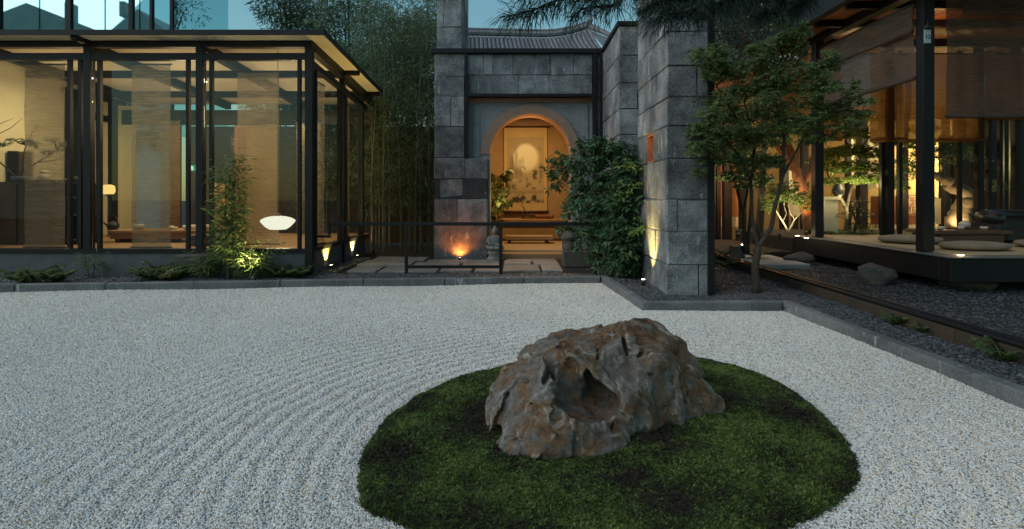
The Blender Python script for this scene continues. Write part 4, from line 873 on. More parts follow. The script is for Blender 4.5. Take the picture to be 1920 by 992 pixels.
# ---------------------------------------------------------------- glass facade behind the pavilion
fb = thing('glass_building', 'blue glass building rising behind the pavilion roof', 'building', (-14, 16, 0)); fy = 16.0
xs = [-16.6, -14.53, XX(130, fy), XX(247, fy), XX(285, fy), XX(323, fy)]
for a, b2, m in zip(xs[:-1], xs[1:], (.13, .13, .13, .07, .06)):
    MB().box(a+.02, b2-.02, fy, fy+.02, 3.1, 9.5).build('glass_pane', M['teal'], fb)
for x, w in zip(xs, (.07, .07, .075, .055, .035, .04)): MB().box(x-w, x+w, fy-.06, fy+.1, 2.6, 9.6).build('mullion', M['black'], fb)
MB().box(-16.6, xs[-1]-.05, fy+.12, fy+.3, 0, 9.5).build('inner_wall', mat('inner_wall', (.55, .6, .6), (.45, .5, .5), 2, .8), fb)
MB().box(xs[-1]+.042, xs[-1]+.06, fy, fy+3, 3, 9.5).build('glass_pane', M['teal'], fb)
MB().box(-16.6, xs[-1]+.04, fy-.07, fy+.12, 2.9, 3.1).build('floor_beam', M['black'], fb)
# neighbour roofs behind the camera, seen only as the reflection in that glass
nh = thing('gabled_house', 'dark gabled house reflected in the blue glass building', 'house', (-12, -14, 0))
for (xa, xb, zr_, ze) in ((-45, -34.2, 16.9, 14.8), (-34.15, -27, 16.4, 13.6)):
    b = MB(); xm = (xa+xb)/2; b.add([(xa, -14, 0), (xb, -14, 0), (xb, -14, ze), (xm, -14, zr_), (xa, -14, ze), (xa, -20, 0), (xb, -20, 0), (xb, -20, ze), (xm, -20, zr_), (xa, -20, ze)], [(4, 3, 2, 1, 0), (5, 6, 7, 8, 9), (0, 5, 9, 4), (1, 2, 7, 6), (2, 3, 8, 7), (3, 4, 9, 8)]); b.build('gable_wall', mat('hazed_render', (.6, .62, .6), (.5, .52, .5), 1, .9), nh)  # wall colour lightened to carry the haze over the distant house
for k, (x, z0, z1, w) in enumerate(((-36.2, 15.2, 16.9, .22), (-31.8, 15.8, 17.0, .2))): MB().box(x-w, x+w, -14.8, -13.9, z0, z1).build('chimney', bpy.data.materials['hazed_render'], nh)
for x, z in ((-38.5, 18.2), (-33.2, 17.6), (-30.4, 17.4)): MB().tube([(x, -14, 14.5), (x, -14, z)], .05, 5).build('aerial', M['black'], nh)
# garden wall behind the bamboo
tag(MB().box(-9, -1.9, 15.6, 15.8, 0, 3.2).build('garden_wall', M['wood']), 'dark garden wall behind the bamboo thicket', 'wall')
# ---------------------------------------------------------------- foliage helpers
def unit(a): return a/np.maximum(np.linalg.norm(a, axis=-1, keepdims=True), 1e-6)
def leaf_arrays(p, d, l, w, rg, fold=.25, up=(0, 0, 1), tilt=.6):
    p, d = np.asarray(p, float), unit(np.asarray(d, float)); n = len(p)
    u = np.array(up, float)+rg.normal(0, tilt, (n, 3)); s = unit(np.cross(d, u)); nn = np.cross(s, d)
    l = np.broadcast_to(l, (n,))[:, None]; w = np.broadcast_to(w, (n,))[:, None]
    m = p+d*l*.42
    v = np.stack([p, m+s*w*.5+nn*w*fold, p+d*l-nn*l*.08, m-s*w*.5+nn*w*fold], 1).reshape(-1, 3)
    i = np.arange(n)[:, None]*4; f = np.concatenate([i+[[0, 3, 1]], i+[[1, 3, 2]]], 0)
    return v, f
class Leaves:
    def __init__(s): s.v, s.f, s.n = [], [], 0
    def add(s, v, f): s.v.append(v); s.f.append(f+s.n); s.n += len(v); return s
    def build(s, name, m, parent=None):
        return link(name, np_mesh(name, np.concatenate(s.v), np.concatenate(s.f)), m, parent)
def cloud(rg, n, c, r, shell=.35):                                      # points in an ellipsoid, a little denser outside
    q = unit(rg.normal(size=(n, 3)))*rg.uniform(shell, 1, (n, 1))**.6
    return np.array(c)+q*np.array(r), q
def clump_leaves(Lv, rg, cen, r, n, l, w, flat=.5, droop=.25, lobes=1):
    p, q = cloud(rg, n, cen, r); d = unit(q*[1, 1, flat]+rg.normal(0, .55, (n, 3))*[1, 1, .45]+[0, 0, -droop])
    L_ = l*rg.uniform(.6, 1.2, n); W_ = w*rg.uniform(.7, 1.2, n)
    if lobes == 1: Lv.add(*leaf_arrays(p, d, L_, W_, rg)); return
    s = unit(np.cross(d, np.array([0, 0, 1.])+rg.normal(0, .25, (n, 3))))
    for k in range(lobes):
        a = (k-(lobes-1)/2)*.72; Lv.add(*leaf_arrays(p, d*math.cos(a)+s*math.sin(a), L_*(1-.22*abs(a)), W_, rg, .1, tilt=.3))
def limb(b, a, c, r0, r1, rg, n=5, wob=.06, sides=6, sag=0):
    a, c = Vector(a), Vector(c); L = (c-a).length; pts = []
    for k in range(n+1):
        t = k/n; p = a.lerp(c, t); j = wob*L*math.sin(math.pi*t)
        p += Vector((rg.normal(), rg.normal(), rg.normal()*.5))*j; p.z += sag*math.sin(math.pi*t)*L; pts.append(p)
    b.tube(pts, [r0+(r1-r0)*k/n for k in range(n+1)], sides); return pts
def tree(name, label, cat, base, stems, clumps, leaf, bark, n, l, w, r, seed, lobes=1, flat=.5, droop=.2, group=None, tr=(.05, .02), twig=.5, shoots=0):
    """stems: polylines with radii; clumps: crown centres, each joined to the nearest stem point by a twig."""
    rg = np.random.default_rng(seed); t = thing(name, label, cat, base, group)
    tk = MB(); nodes = []
    for pts, r0, r1 in stems:
        m_ = len(pts); fine = []
        for k in range(m_-1):
            for q in range(4): fine.append(Vector(pts[k]).lerp(Vector(pts[k+1]), q/4)+Vector(rg.normal(0, .25, 3))*r0*.3)
        fine.append(Vector(pts[-1])); tk.tube(fine, [r0+(r1-r0)*k/(len(fine)-1) for k in range(len(fine))], 8); nodes += fine[len(fine)//3:]
    tk.build('trunk', bark, t, True)
    br = MB(); Lv = Leaves()
    for c in clumps:
        cc, sz = Vector(c[:3]), (c[3] if len(c) > 3 else 1)
        nd = min(nodes, key=lambda q: (q-cc).length+.6*max(0, q.z-cc.z)); limb(br, nd, cc, twig*tr[0]*.7, twig*tr[1]*.5, rg, 5, .07, 5, .03)
        rad = np.array(r)*sz
        clump_leaves(Lv, rg, cc, rad, int(n*sz*sz), l, w, flat, droop, lobes)
        for _ in range(3):
            e = cc+Vector(rg.normal(0, .5, 3)*rad); limb(br, cc, e, twig*tr[1]*.6, .002, rg, 3, .08, 4)
        for _ in range(shoots):                                         # stray sprays that break the outline
            e = cc+Vector(rg.normal(0, .85, 3)*rad*[1, 1, 1.1]); limb(br, cc, e, twig*tr[1]*.5, .0015, rg, 3, .08, 4)
            clump_leaves(Lv, rg, e, rad*rg.uniform(.3, .6), int(n*sz*sz*.33), l*.9, w, flat, droop, lobes)
    if clumps: br.build('branch', bark, t, True); Lv.build('crown', leaf, t)
    return t
# ---------------------------------------------------------------- bamboo thicket
def bamboo(seed, h):
    rg = np.random.default_rng(seed); t = thing('bamboo', 'tall slim bamboo stem with drooping leaf sprays in the thicket beside the gate', 'bamboo', (0, 0, 0), 'bamboo stems of the thicket')
    a = rg.uniform(0, 6.28); lean = rg.uniform(.1, .55); b = MB(); pts, rd = [], []
    def at(u): return Vector((math.cos(a)*lean*u**2.6, math.sin(a)*lean*u**2.6, h*u-.25*lean*u**4))
    for k in range(25):
        u = k/24; r = .019*(1-.75*u); pts += [at(u), at(u)+Vector((0, 0, .02))]; rd += [r*1.22, r]
    b.tube(pts, rd, 6); b.build('culm', M['culm'], t, True)
    Lv = Leaves(); tw = MB(); ps, ds = [], []
    for k in range(120):
        u = rg.uniform(.12, 1)**.85; p0 = at(u); az = rg.uniform(0, 6.28); L = rg.uniform(.25, .75)*(1.25-u*.6)
        e = p0+Vector((math.cos(az)*L, math.sin(az)*L, L*rg.uniform(-.1, .55)))
        if k % 3 == 0: tw.tube([p0, p0.lerp(e, .5)+Vector((0, 0, .05)), e], [.004, .003, .0015], 3, False)
        for _ in range(9):
            s = rg.uniform(.35, 1); q = np.array(p0.lerp(e, s))+rg.normal(0, .05, 3); ps.append(q); ds.append([math.cos(az)+rg.normal(0, .6), math.sin(az)+rg.normal(0, .6), -.55+rg.normal(0, .35)])
    Lv.add(*leaf_arrays(ps, ds, rg.uniform(.1, .19, len(ps)), .02, rg, .15)); Lv.build('foliage', M['bambooleaf'], t); tw.build('twig', M['culm'], t)
    return t
protos = [bamboo(40+k, h) for k, h in enumerate((5.6, 6.1, 5.2, 6.5))]
rb_ = random.Random(5); spots = []
while len(spots) < 46:
    y = rb_.uniform(12.7, 15.3); x = XX(rb_.uniform(690, 822), y) if len(spots) < 34 else XX(rb_.uniform(540, 700), y)
    if y < 13.8 and x < -3.1 and len(spots) >= 34: continue
    if x > -1.75: continue
    if all(math.hypot(x-a, y-b) > .16 for a, b in spots): spots.append((x, y))
for i, (x, y) in enumerate(spots):
    o = protos[i] if i < 4 else copy_tree(protos[i % 4]); o.location = (x, y, .02); o.rotation_euler.z = rb_.uniform(0, 6.28); s = rb_.uniform(.85, 1.08); o.scale = (s, s, s)
spotlight((XX(714, 13.2), 12.5, .1), (XX(716, 13.2), 13.3, 1.2), 'small warm spotlight at the foot of the bamboo thicket', 14, (1, .5, .2), 60)
# small lit bamboo by the plinth
def young_bamboo(x, y, z, h, seed, n=9, label='', spread=.22):
    rg = np.random.default_rng(seed); t = thing('young_bamboo', label, 'bamboo', (x, y, z)); b = MB(); ps, ds = [], []
    for k in range(n):
        hh = h*rg.uniform(.5, 1); a = rg.uniform(0, 6.28); s = rg.uniform(.3, 1)*spread; base = Vector((x+rg.normal(0, .06), y+rg.normal(0, .05), z))
        top = base+Vector((math.cos(a)*s, math.sin(a)*s*.6, hh)); pts = limb(b, base, top, .008, .003, rg, 6, .02, 5)
        for _ in range(int(105*hh)):
            u = rg.uniform(.12, 1); q = base.lerp(top, u); az = rg.uniform(0, 6.28); r_ = rg.uniform(.02, .2)
            ps.append([q.x+math.cos(az)*r_, q.y+math.sin(az)*r_*.7, q.z+rg.uniform(-.05, .1)]); ds.append([math.cos(az), math.sin(az), rg.normal(-.15, .45)])
    b.build('culm', M['culm'], t); Lv = Leaves(); Lv.add(*leaf_arrays(ps, ds, rg.uniform(.09, .17, len(ps)), .022, rg, .15)); Lv.build('foliage', M['fern'], t); return t
young_bamboo(XX(432, 8.75), 8.72, .05, 1.95, 3, 14, 'slender young bamboo lit from below in front of the pavilion glass')
young_bamboo(XX(478, 8.7), 8.68, .05, .55, 4, 12, 'low bushy bamboo lit yellow green beside the tall young bamboo', .4)
young_bamboo(XX(385, 8.68), 8.66, .05, .42, 7, 9, 'low leafy clump in front of the plinth stone block', .3)
young_bamboo(XX(165, 8.7), 8.7, .05, .4, 9, 3, 'sparse little seedling standing near the dark plinth', .12)
spotlight((XX(478, 8.3), 8.26, .1), (XX(438, 8.75), 8.75, 1.15), 'bright ground spotlight under the young bamboo by the kerb', 95, (1, .86, .35), 95)
tag(MB().cbox(XX(336, 8.9), XX(398, 8.9), 8.78, 8.985, .03, .385, .02, .008, rs).build('stone_block', M['boulder']), 'weathered stone block against the pavilion plinth', 'stone')
def fern(x, y, z, seed, n, l, label, m='fern', group=None, cat='fern'):
    rg = np.random.default_rng(seed); t = thing('fern', label, cat, (x, y, z), group); ps, ds, ls = [], [], []; b = MB()
    for k in range(n):
        az = 2*math.pi*k/n+rg.normal(0, .3); L = l*rg.uniform(.65, 1.1); el = rg.uniform(.6, 1.25); pts = []
        for i in range(9):
            u = i/8; pts.append(Vector((x+math.cos(az)*L*u*math.cos(el*.6), y+math.sin(az)*L*u*math.cos(el*.6), z+L*(math.sin(el)*u-.5*u*u*math.sin(el)))))
        b.tube(pts, [.004-.003*i/8 for i in range(9)], 3, False)
        for i in range(1, 26):
            u = i/26; q = pts[int(u*8)].lerp(pts[min(8, int(u*8)+1)], u*8 % 1); w = .3*L*math.sin(math.pi*min(1, u*.8+.2))
            for s in (-1, 1): ps.append(q); ds.append([-math.sin(az)*s+.5*math.cos(az), math.cos(az)*s+.5*math.sin(az), -.25+rg.normal(0, .1)]); ls.append(w)
    b.build('stalk', M['culm'], t); Lv = Leaves(); Lv.add(*leaf_arrays(ps, ds, np.array(ls), .028*l/.4, rg, .05, tilt=.25)); Lv.build('frond', M[m], t); return t
fern(XX(285, 8.6), 8.6, .06, 1, 15, .52, 'wide spreading fern in front of the plinth left of the stone block')
fern(XX(318, 8.5), 8.5, .06, 2, 12, .4, 'fern touching the kerb close to the plinth stone block')
fern(XX(60, 8.2), 8.15, .06, 3, 14, .5, 'dim fern in the shade at the far end of the kerb')
fern(XX(108, 8.3), 8.3, .06, 5, 12, .42, 'dim fern a little further from the dark kerb end')
fern(XX(525, 8.75), 8.72, .06, 6, 14, .42, 'low fern along the plinth near the corner post')
fern(XX(556, 8.8), 8.75, .06, 8, 11, .33, 'small fern next to the corner post of the pavilion')
# ---------------------------------------------------------------- bushes by the gate
rgm = np.random.default_rng(77)
def pts_in(boxes): return [tuple(P(px, py, d))+(s,) for px, py, d, s in boxes]
cl = pts_in([(1052, 298, 10.2, .6), (1032, 318, 10.3, .45), (1072, 325, 10, .6), (1098, 305, 9.6, .75), (1130, 288, 9.3, .85), (1165, 282, 9.1, .85), (1085, 355, 9.8, .7), (1108, 350, 9.6, .9), (1142, 330, 9.2, 1), (1178, 325, 8.9, .8), (1112, 390, 9.4, .8), (1138, 380, 9.2, 1),
             (1170, 370, 8.9, 1), (1122, 425, 9.2, .75), (1152, 420, 9, 1), (1182, 415, 8.8, .85), (1135, 462, 9, .8), (1165, 458, 8.8, .95), (1186, 455, 8.7, .8), (1148, 495, 8.9, .7), (1175, 495, 8.7, .75), (1120, 270, 9.5, .45), (1185, 350, 8.8, .8), (1045, 345, 10.2, .4), (1068, 385, 10.0, .4)])
b0 = Vector((XX(1140, 9.1), 9.1, .05))
tree('leafy_bush', 'large dark green maple leaved bush between the gate and the tall stone wall', 'bush', b0, [([b0, P(1135, 430, 9.1), P(1110, 350, 9.4), P(1070, 315, 9.9)], .03, .008), ([b0, P(1150, 420, 9), P(1155, 340, 9), P(1150, 285, 9.2)], .03, .008), ([b0, P(1165, 440, 8.9), P(1178, 360, 8.8)], .022, .006)],
     cl, M['shrub'], M['bark'], 84, .15, .05, (.32, .3, .23), 21, lobes=3, flat=.5, droop=.35, shoots=5)
b0 = Vector((XX(930, 12.2), 12.2, .18))
tree('broadleaf_plant', 'big leaved yellow green plant inside the arch beside the scroll', 'plant', b0, [([b0, P(928, 400, 12.2), P(936, 335, 12.2)], .018, .006), ([b0, P(935, 390, 12.3), P(945, 350, 12.4)], .015, .005)],
     pts_in([(934, 330, 12.2, .8), (945, 322, 12.3, .6), (928, 355, 12.1, .9), (940, 365, 12.2, .9), (926, 385, 12.1, 1), (944, 345, 12.4, .7), (930, 408, 12.1, .9), (950, 375, 12.3, .5)]), M['bigleaf'], M['bark'], 17, .24, .16, (.13, .13, .13), 31, droop=.5)
lamp('POINT', (XX(940, 12), 11.9, 1.2), 3, (1, .75, .35), .08)
ub = Vector((ux, uy, uz+.3))
tree('urn_plant', 'small leafy plant growing in the grey urn', 'plant', ub, [([ub, ub+Vector((.02, 0, .15))], .012, .005)], [tuple(ub+Vector(q))+(1,) for q in ((-.12, 0, .08), (.1, 0, .1), (0, -.05, .14), (.18, .03, .04))], M['shrub'], M['bark'], 45, .1, .05, (.12, .1, .07), 33, droop=.4)
spotlight((XX(1100, 10.0), 10.7, .1), (XX(1110, 10.2), 10.2, .8), 'warm spotlight behind the urn lighting the bush', 16, (1, .8, .35), 90)
# ---------------------------------------------------------------- ground spotlights washing the stone
spotlight((XX(862, 11), 10.98, .07), (XX(862, 11.1), 11.1, .38), 'orange spotlight washing the foot of the gate pier', 34, (1, .25, .04), 145, 1)
spotlight((RX0-.13, 7.95, .1), (RX0-.06, 7.97, 1.5), 'yellow spotlight washing up the side of the tall stone wall', 230, (1, .66, .17), 78, 1)
spotlight((PXr+.1, 9.78, .08), (PXr-.03, 9.8, .7), 'yellow spotlight on the near end of the pavilion plinth side', 150, (1, .72, .16), 90, 1)
spotlight((PXr+.11, 11.35, .08), (PXr-.03, 11.4, .7), 'yellow spotlight on the far end of the pavilion plinth side', 130, (1, .8, .3), 90, 1)
# ---------------------------------------------------------------- trees above the pavilion roof
def far_tree(name, label, cx_, cy_, z0, h, r, n, seed, leaf, l, w, grp='trees behind the pavilion', nc=26, flat=.6, droop=.4, cat='tree'):
    rg = np.random.default_rng(seed); base = Vector((cx_, cy_, 0)); cl = []
    for k in range(nc):
        q = rg.normal(size=3); q /= np.linalg.norm(q); q *= rg.uniform(.35, 1)
        cl.append((cx_+q[0]*r, cy_+q[1]*r*.8, z0+(h-z0)*(.5+.5*q[2]), rg.uniform(.7, 1.2)))
    top = Vector((cx_+rg.normal(0, .2), cy_, z0+(h-z0)*.75))
    return tree(name, label, cat, base, [([base, base.lerp(top, .4)+Vector((.1, 0, 0)), top], .12, .03)]+[([base.lerp(top, .45), Vector(cl[k][:3])], .05, .015) for k in range(5)], cl, leaf, M['bark'], n, l, w, (.85, .8, .55), seed, flat=flat, droop=droop, group=grp, tr=(.06, .03))
far_tree('tree', 'feathery dark tree over the pavilion roof next to the blue glass building', XX(560, 18.5), 18.5, 5.6, 9.0, 1.35, 190, 51, M['bambooleaf'], .2, .034, nc=30)
far_tree('tree', 'feathery dark tree over the pavilion roof nearer the gate', XX(648, 18), 18, 5.2, 8.6, 1.2, 240, 52, M['bambooleaf'], .2, .034, nc=24)
far_tree('tree', 'rounded dark evergreen low behind the pavilion roof edge', XX(590, 17), 17, 3.2, 6.0, 1.5, 520, 53, M['shrub'], .16, .06, nc=26)
far_tree('tree', 'dark green tree between the pavilion roof and the bamboo', XX(665, 16.8), 16.8, 2.6, 6.0, 1.3, 520, 54, M['shrub'], .16, .05, nc=26)
far_tree('tree', 'tall dense tree standing behind the bamboo thicket', XX(765, 17.5), 17.5, 3, 7.4, 1.5, 420, 55, M['bambooleaf'], .2, .035, nc=26)
tag(MB().tube([(XX(325, 16), 16.0, ZZ(30, 16)), (XX(350, 22), 22, ZZ(8, 22)), (XX(372, 28), 28, ZZ(-22, 28))], .012, 5).build('cable', M['black']), 'thin overhead cable crossing the sky beside the glass building', 'cable')
# bonsai on the cabinet
bz = Vector((XX(40, 9.9), 9.9, cz))
bt = tree('bonsai', 'bonsai maple with long reaching branches on the dark cabinet', 'bonsai', bz, [([bz, P(42, 320, 9.9), P(70, 305, 9.8), P(100, 285, 9.7), P(125, 262, 9.6)], .02, .004), ([P(42, 320, 9.9), P(46, 280, 9.9), P(60, 250, 9.8), P(72, 235, 9.8)], .012, .003), ([P(70, 305, 9.8), P(105, 300, 9.7), P(128, 290, 9.6)], .008, .003), ([bz, P(-5, 300, 9.8), P(-20, 240, 9.7), P(25, 222, 9.7)], .014, .003), ([P(-20, 260, 9.7), P(20, 240, 9.7), P(42, 222, 9.7)], .008, .003)],
     pts_in([(22, 262, 9.8, .8), (45, 263, 9.8, 1), (66, 270, 9.8, .9), (88, 283, 9.75, .9), (98, 262, 9.7, .9), (122, 270, 9.65, 1), (70, 236, 9.8, .4), (5, 270, 9.8, .9), (60, 268, 9.8, .8), (112, 280, 9.7, .6)]), M['shrub'], M['bark'], 24, .075, .022, (.11, .09, .045), 61, lobes=5, flat=.3, droop=.3)
pt = MB().lathe([(.09, 0), (.13, .03), (.14, .09), (.12, .09)], (bz.x, bz.y, cz+.001), 18).build('pot', M['pot'], bt, True)
# ---------------------------------------------------------------- right side: low wall, dark bed, timber tea deck
lw = thing('low_wall', 'low brown rendered garden wall topped with two black pipes', 'wall', (3.84, 5, 0))
for i in range(6): MB().cbox(WX0+.002, WX1, -1.4+i*2.1, -1.4+(i+1)*2.1-.006, -.05, .15, .008, .003, rs).build('wall_panel', mat('brown_render', (.06, .037, .02), (.028, .026, .018), 2.2, .8, .4, 50, coord='World') if i == 0 else bpy.data.materials['brown_render'], lw)
for x in (WX0+.025, WX1+.02): MB().tube([(x, -1.4, .175), (x, 11.2, .175)], .022, 10).build('pipe', M['black'], lw, True)
slate([(WX1+.01, .5), (9.5, .5), (9.5, 12), (WX1+.01, 12)], 'dark wet stones in the bed under the tea deck', -.02, 520, .042, .12)
DZ, DX, DY, DYB = .45, 5.86, 7.66, 11.95
dk = thing('tea_deck', 'raised dark timber tea pavilion with rolled blinds on the right of the garden', 'pavilion', (9.5, 9.8, .1))
MB().cbox(DX, 14, DY, DY+.22, .13, DZ, .008).build('edge_beam', M['black'], dk); MB().cbox(DX+.002, DX+.22, DY+.224, DYB, .13, DZ-.002, .008).build('edge_beam', M['black'], dk)
MB().cbox(DX-.02, 14, DY-.02, DY+.26, DZ+.002, DZ+.022, .004).build('edge_board', M['concrete'] if False else mat('grey_board', (.13, .125, .12), (.08, .078, .075), 5, .6, .2, 40, stretch=(1, 8, 8)), dk); MB().cbox(DX-.018, DX+.26, DY+.264, DYB, DZ+.002, DZ+.021, .004).build('edge_board', bpy.data.materials['grey_board'], dk)
for i in range(6):
    x0 = DX+.27+i*1.35; MB().cbox(x0, x0+1.345, DY+.27, DY+.27+2.1, .2, DZ+.034, .006).build('tatami_mat', M['tatami'], dk); MB().cbox(x0, x0+1.345, DY+.275+2.1, DYB, .2, DZ+.034, .006).build('tatami_mat', M['tatami'], dk)
for x in (DX+.6, 8.5, 11.5): MB().box(x, x+.25, DY+.5, DY+.75, -.05, .13).build('footing', M['concrete'], dk)
def post(x, y, w=.17, z1=4.35): MB().cbox(x-w/2, x+w/2, y-w/2, y+w/2, DZ+.025, z1, .008).build('post', M['black'], dk)
for x, y in ((6.08, 8.45), (6.02, 11.35), (XX(1668, 11.7), 11.7), (XX(1835, 11.7), 11.7), (XX(1905, 11.7), 11.7), (9.9, 8.45)): post(x, y, .17 if y < 11.5 else .13)
for px in (1655, 1688, 1800, 1855, 1876): MB().box(XX(px, 11.74)-.035, XX(px, 11.74)+.035, 11.72, 11.79, DZ+.02, 4.3).build('mullion', M['black'], dk)
MB().box(5.98, 6.16, 7.3, 12.4, 4.352, 4.5).build('roof_beam', M['black'], dk); MB().box(6.165, 14, 8.38, 8.52, 4.352, 4.5).build('roof_beam', M['black'], dk); MB().box(6.165, 14, 11.63, 11.77, 4.352, 4.5).build('roof_beam', M['black'], dk)
MB().box(5.3, 5.46, 6.9, 12.9, 4.44, 4.62).build('gutter', M['black'], dk)
for i in range(34):                                                     # ceiling boards run along the eave
    x0 = 5.47+i*.25; MB().box(x0, x0+.244, 7.0, 12.8, 4.505+(i % 2)*.004, 4.53).build('ceiling_board', M['redwood'], dk)
MB().box(5.3, 14, 6.9, 12.9, 4.622, 4.7).build('roof', M['black'], dk)
for y in (9.4, 10.4): MB().box(5.47, 14, y-.05, y+.05, 4.38, 4.503).build('rafter', M['black'], dk)
def rollblind(x0, x1, y0, y1, z0, z1, label, m, group='bamboo blinds of the tea deck', roll=True):
    t = thing('bamboo_blind', label, 'blind', ((x0+x1)/2, (y0+y1)/2, z0), group)
    n_ = 26; b = MB(); vs = []
    for j in range(n_+1):
        z = z0+(z1-z0)*j/n_; w = .012*math.sin(j*.35)
        for k in range(9): u = k/8; vs.append((x0+(x1-x0)*u+(w if x0 == x1 else 0), y0+(y1-y0)*u+(0 if x0 == x1 else w), z-.012*math.sin(math.pi*u)))
    b.add(vs, [(j*9+k, j*9+k+1, (j+1)*9+k+1, (j+1)*9+k) for j in range(n_) for k in range(8)]); b.build('cloth', m, t, True)
    if roll: MB().tube([(x0, y0, z0-.03), (x1, y1, z0-.03)], .035, 10).build('roll', m, t, True)
    MB().tube([(x0, y0, z1), (x1, y1, z1)], .015, 8).build('rod', M['iron'], t, True)
    return t
rollblind(5.93, 5.93, 8.52, 10.7, 3.8, 4.16, 'short grey blind hanging as a valance under the eave of the tea deck', M['blind'])
rollblind(6.0, 6.0, 8.56, 11.25, 3.1, 4.2, 'large half lowered blind between the two dark deck posts', M['blind'])
rollblind(6.0, 6.0, 11.45, 12.9, 2.75, 4.2, 'blind behind the maple on the far side of the second deck post', M['blind_lit'])
rollblind(6.33, 9.7, 8.36, 8.36, 2.5, 4.3, 'wide dark brown blind hanging right of the thick front post', M['blind'])
rollblind(6.5, 9.7, 8.27, 8.27, 3.93, 4.33, 'grey valance strip above the wide dark brown blind', M['blind'], roll=False)
yb = 11.62
rollblind(XX(1632, yb), XX(1721, yb), yb, yb, 2.46, 4.2, 'orange lit blind on the far side seen between the two deck posts', M['blind_lit'])
rollblind(XX(1752, yb), XX(1842, yb), yb, yb, 2.46, 4.2, 'orange lit blind on the far side just right of the thick post', M['blind_lit'])
rollblind(XX(1530, yb), XX(1578, yb), yb, yb, 2.48, 4.2, 'narrow orange blind on the far side beside the second post', M['blind_lit'])
rollblind(XX(1846, yb), XX(1935, yb), yb, yb, 2.9, 4.2, 'orange blind on the far side near the black armchair', M['blind_lit'])
# small hanging tag on the thick post
tg = thing('post_tag', 'white paper tag marked 12 hanging on the thick deck post', 'tag', (6.03, 8.35, 3.75)); tgx, tgy, tgz = XX(1740, 8.34), 8.345, ZZ(68, 8.34)
MB().cbox(tgx-.05, tgx+.05, tgy, tgy+.012, tgz-.1, tgz+.1, .003).build('card', mat('card', (.5, .58, .6), (.45, .53, .55), 3, .6), tg)
MB().lathe([(.05, 0), (.045, .04), (.015, .07), (.008, .14)], (tgx, tgy+.005, tgz+.11), 12).build('holder', M['iron'], tg, True)
fc_ = bpy.data.curves.new('number', 'FONT'); fc_.body = '12'; fc_.size = .085; fc_.align_x = 'CENTER'; fc_.extrude = .001
fo = bpy.data.objects.new('number', fc_); C.objects.link(fo); fo.location = (0, 0, 0); fo.rotation_euler = (R(90), 0, 0)
inkb = mat('blue_ink', (.03, .05, .14), None, 5, .6); fc_.materials.append(inkb); fo.parent = tg; fo.location = (tgx-tg.location.x, tgy-.004-tg.location.y, tgz-.035-tg.location.z)
# furniture on the deck
mzt = DZ+.036
def cushion(x, y, rx, ry, h, label):
    o = MB().lathe([(.55, 0), (.9, .02), (1.0, h*.45), (.93, h*.8), (.6, h*.97), (.2, h)], (0, 0, 0), 28, rx, ry).build('floor_cushion', M['cushion'], None, True)
    o.location = (x, y, mzt); return tag(o, label, 'cushion', 'floor cushions on the tea deck')
cushion(6.83, 9.85, .5, .45, .13, 'beige floor cushion between the two deck posts'); cushion(6.95, 8.62, .5, .36, .12, 'beige floor cushion right of the thick front post'); cushion(8.35, 9.0, .4, .33, .12, 'beige floor cushion in front of the black armchair')
tb = thing('deck_table', 'low solid timber table on the tea deck mats', 'table', (7.8, 9.9, mzt))
MB().cbox(7.12, 8.42, 9.62, 10.4, .64, .71, .012).build('table_top', M['wood'], tb); MB().cbox(7.2, 8.3, 9.66, 10.34, mzt+.001, .638, .01).build('apron', M['wood'], tb)
cupw = ['cup at the left end of the deck table', 'small pale cup beside the tray on the deck table', 'cup at the tray end of the deck table']
for k, (x, y) in enumerate(((7.32, 9.8), (7.75, 9.9), (8.05, 9.78))): tag(MB().lathe([(.03, 0), (.05, .02), (.06, .06), (.05, .06)], (x, y, .711), 14).build('tea_cup', M['ceramic'], None, True), cupw[k], 'cup', 'cups on the deck table')
tr_ = thing('tea_tray', 'dark tea tray with a round pot on the deck table', 'tray', (7.9, 10.0, .711)); MB().cbox(7.72, 8.1, 9.93, 10.2, .711, .735, .005).build('tray', M['wood'], tr_); MB().lathe([(.05, 0), (.09, .03), (.09, .08), (.04, .11), (.015, .13)], (7.93, 10.05, .736), 16).build('pot', M['ceramic'], tr_, True)
lth = mat('black_leather', (.02, .021, .024), (.013, .014, .016), 8, .35, .15, 60)
ac = thing('armchair', 'black leather armchair with rolled back at the edge of the deck', 'armchair', (8.85, 9.9, mzt))
b = MB(); b.tube([(8.3, 9.75, .9), (8.34, 10.2, .92), (8.7, 10.5, .94), (9.3, 10.55, .94), (9.7, 10.3, .93)], [.1, .11, .11, .11, .11], 12); b.build('back_roll', lth, ac, True)
MB().cbox(8.24, 8.42, 9.72, 10.35, mzt+.002, .86, .05).build('arm', lth, ac); MB().cbox(8.5, 9.75, 10.38, 10.58, mzt+.002, .9, .05).build('backrest', lth, ac); MB().cbox(8.43, 9.6, 9.72, 10.37, mzt+.002, .72, .05).build('seat', lth, ac)
dw = ['lit floor light set in the front edge board of the deck', 'lit floor light near the foot of the second deck post', 'second lit floor light along the left deck edge']
for k, (x, y) in enumerate(((XX(1793, 7.9), 7.82), (XX(1512, 11), 11.0), (XX(1495, 11.6), 11.6))):
    t = thing('floor_light', dw[k], 'light', (x, y, DZ+.023), 'floor lights in the deck edge'); MB().lathe([(.06, 0), (.06, .006), (.045, .008)], (x, y, DZ+.023), 16).build('rim', M['iron'], t, True); MB().lathe([(.04, .0), (.04, .003), (.03, .004)], (x, y, DZ+.032), 14).build('lens', M['bulb'], t, True)
    lamp('POINT', (x, y, DZ+.09), 1.2, (1, .8, .45), .03)
bw = ['pale boulder half under the far corner of the deck', 'large rounded boulder under the front of the deck', 'dark boulder under the deck on the side of the armchair', 'small boulder beside the large rounded one', 'low boulder near the black pipes']
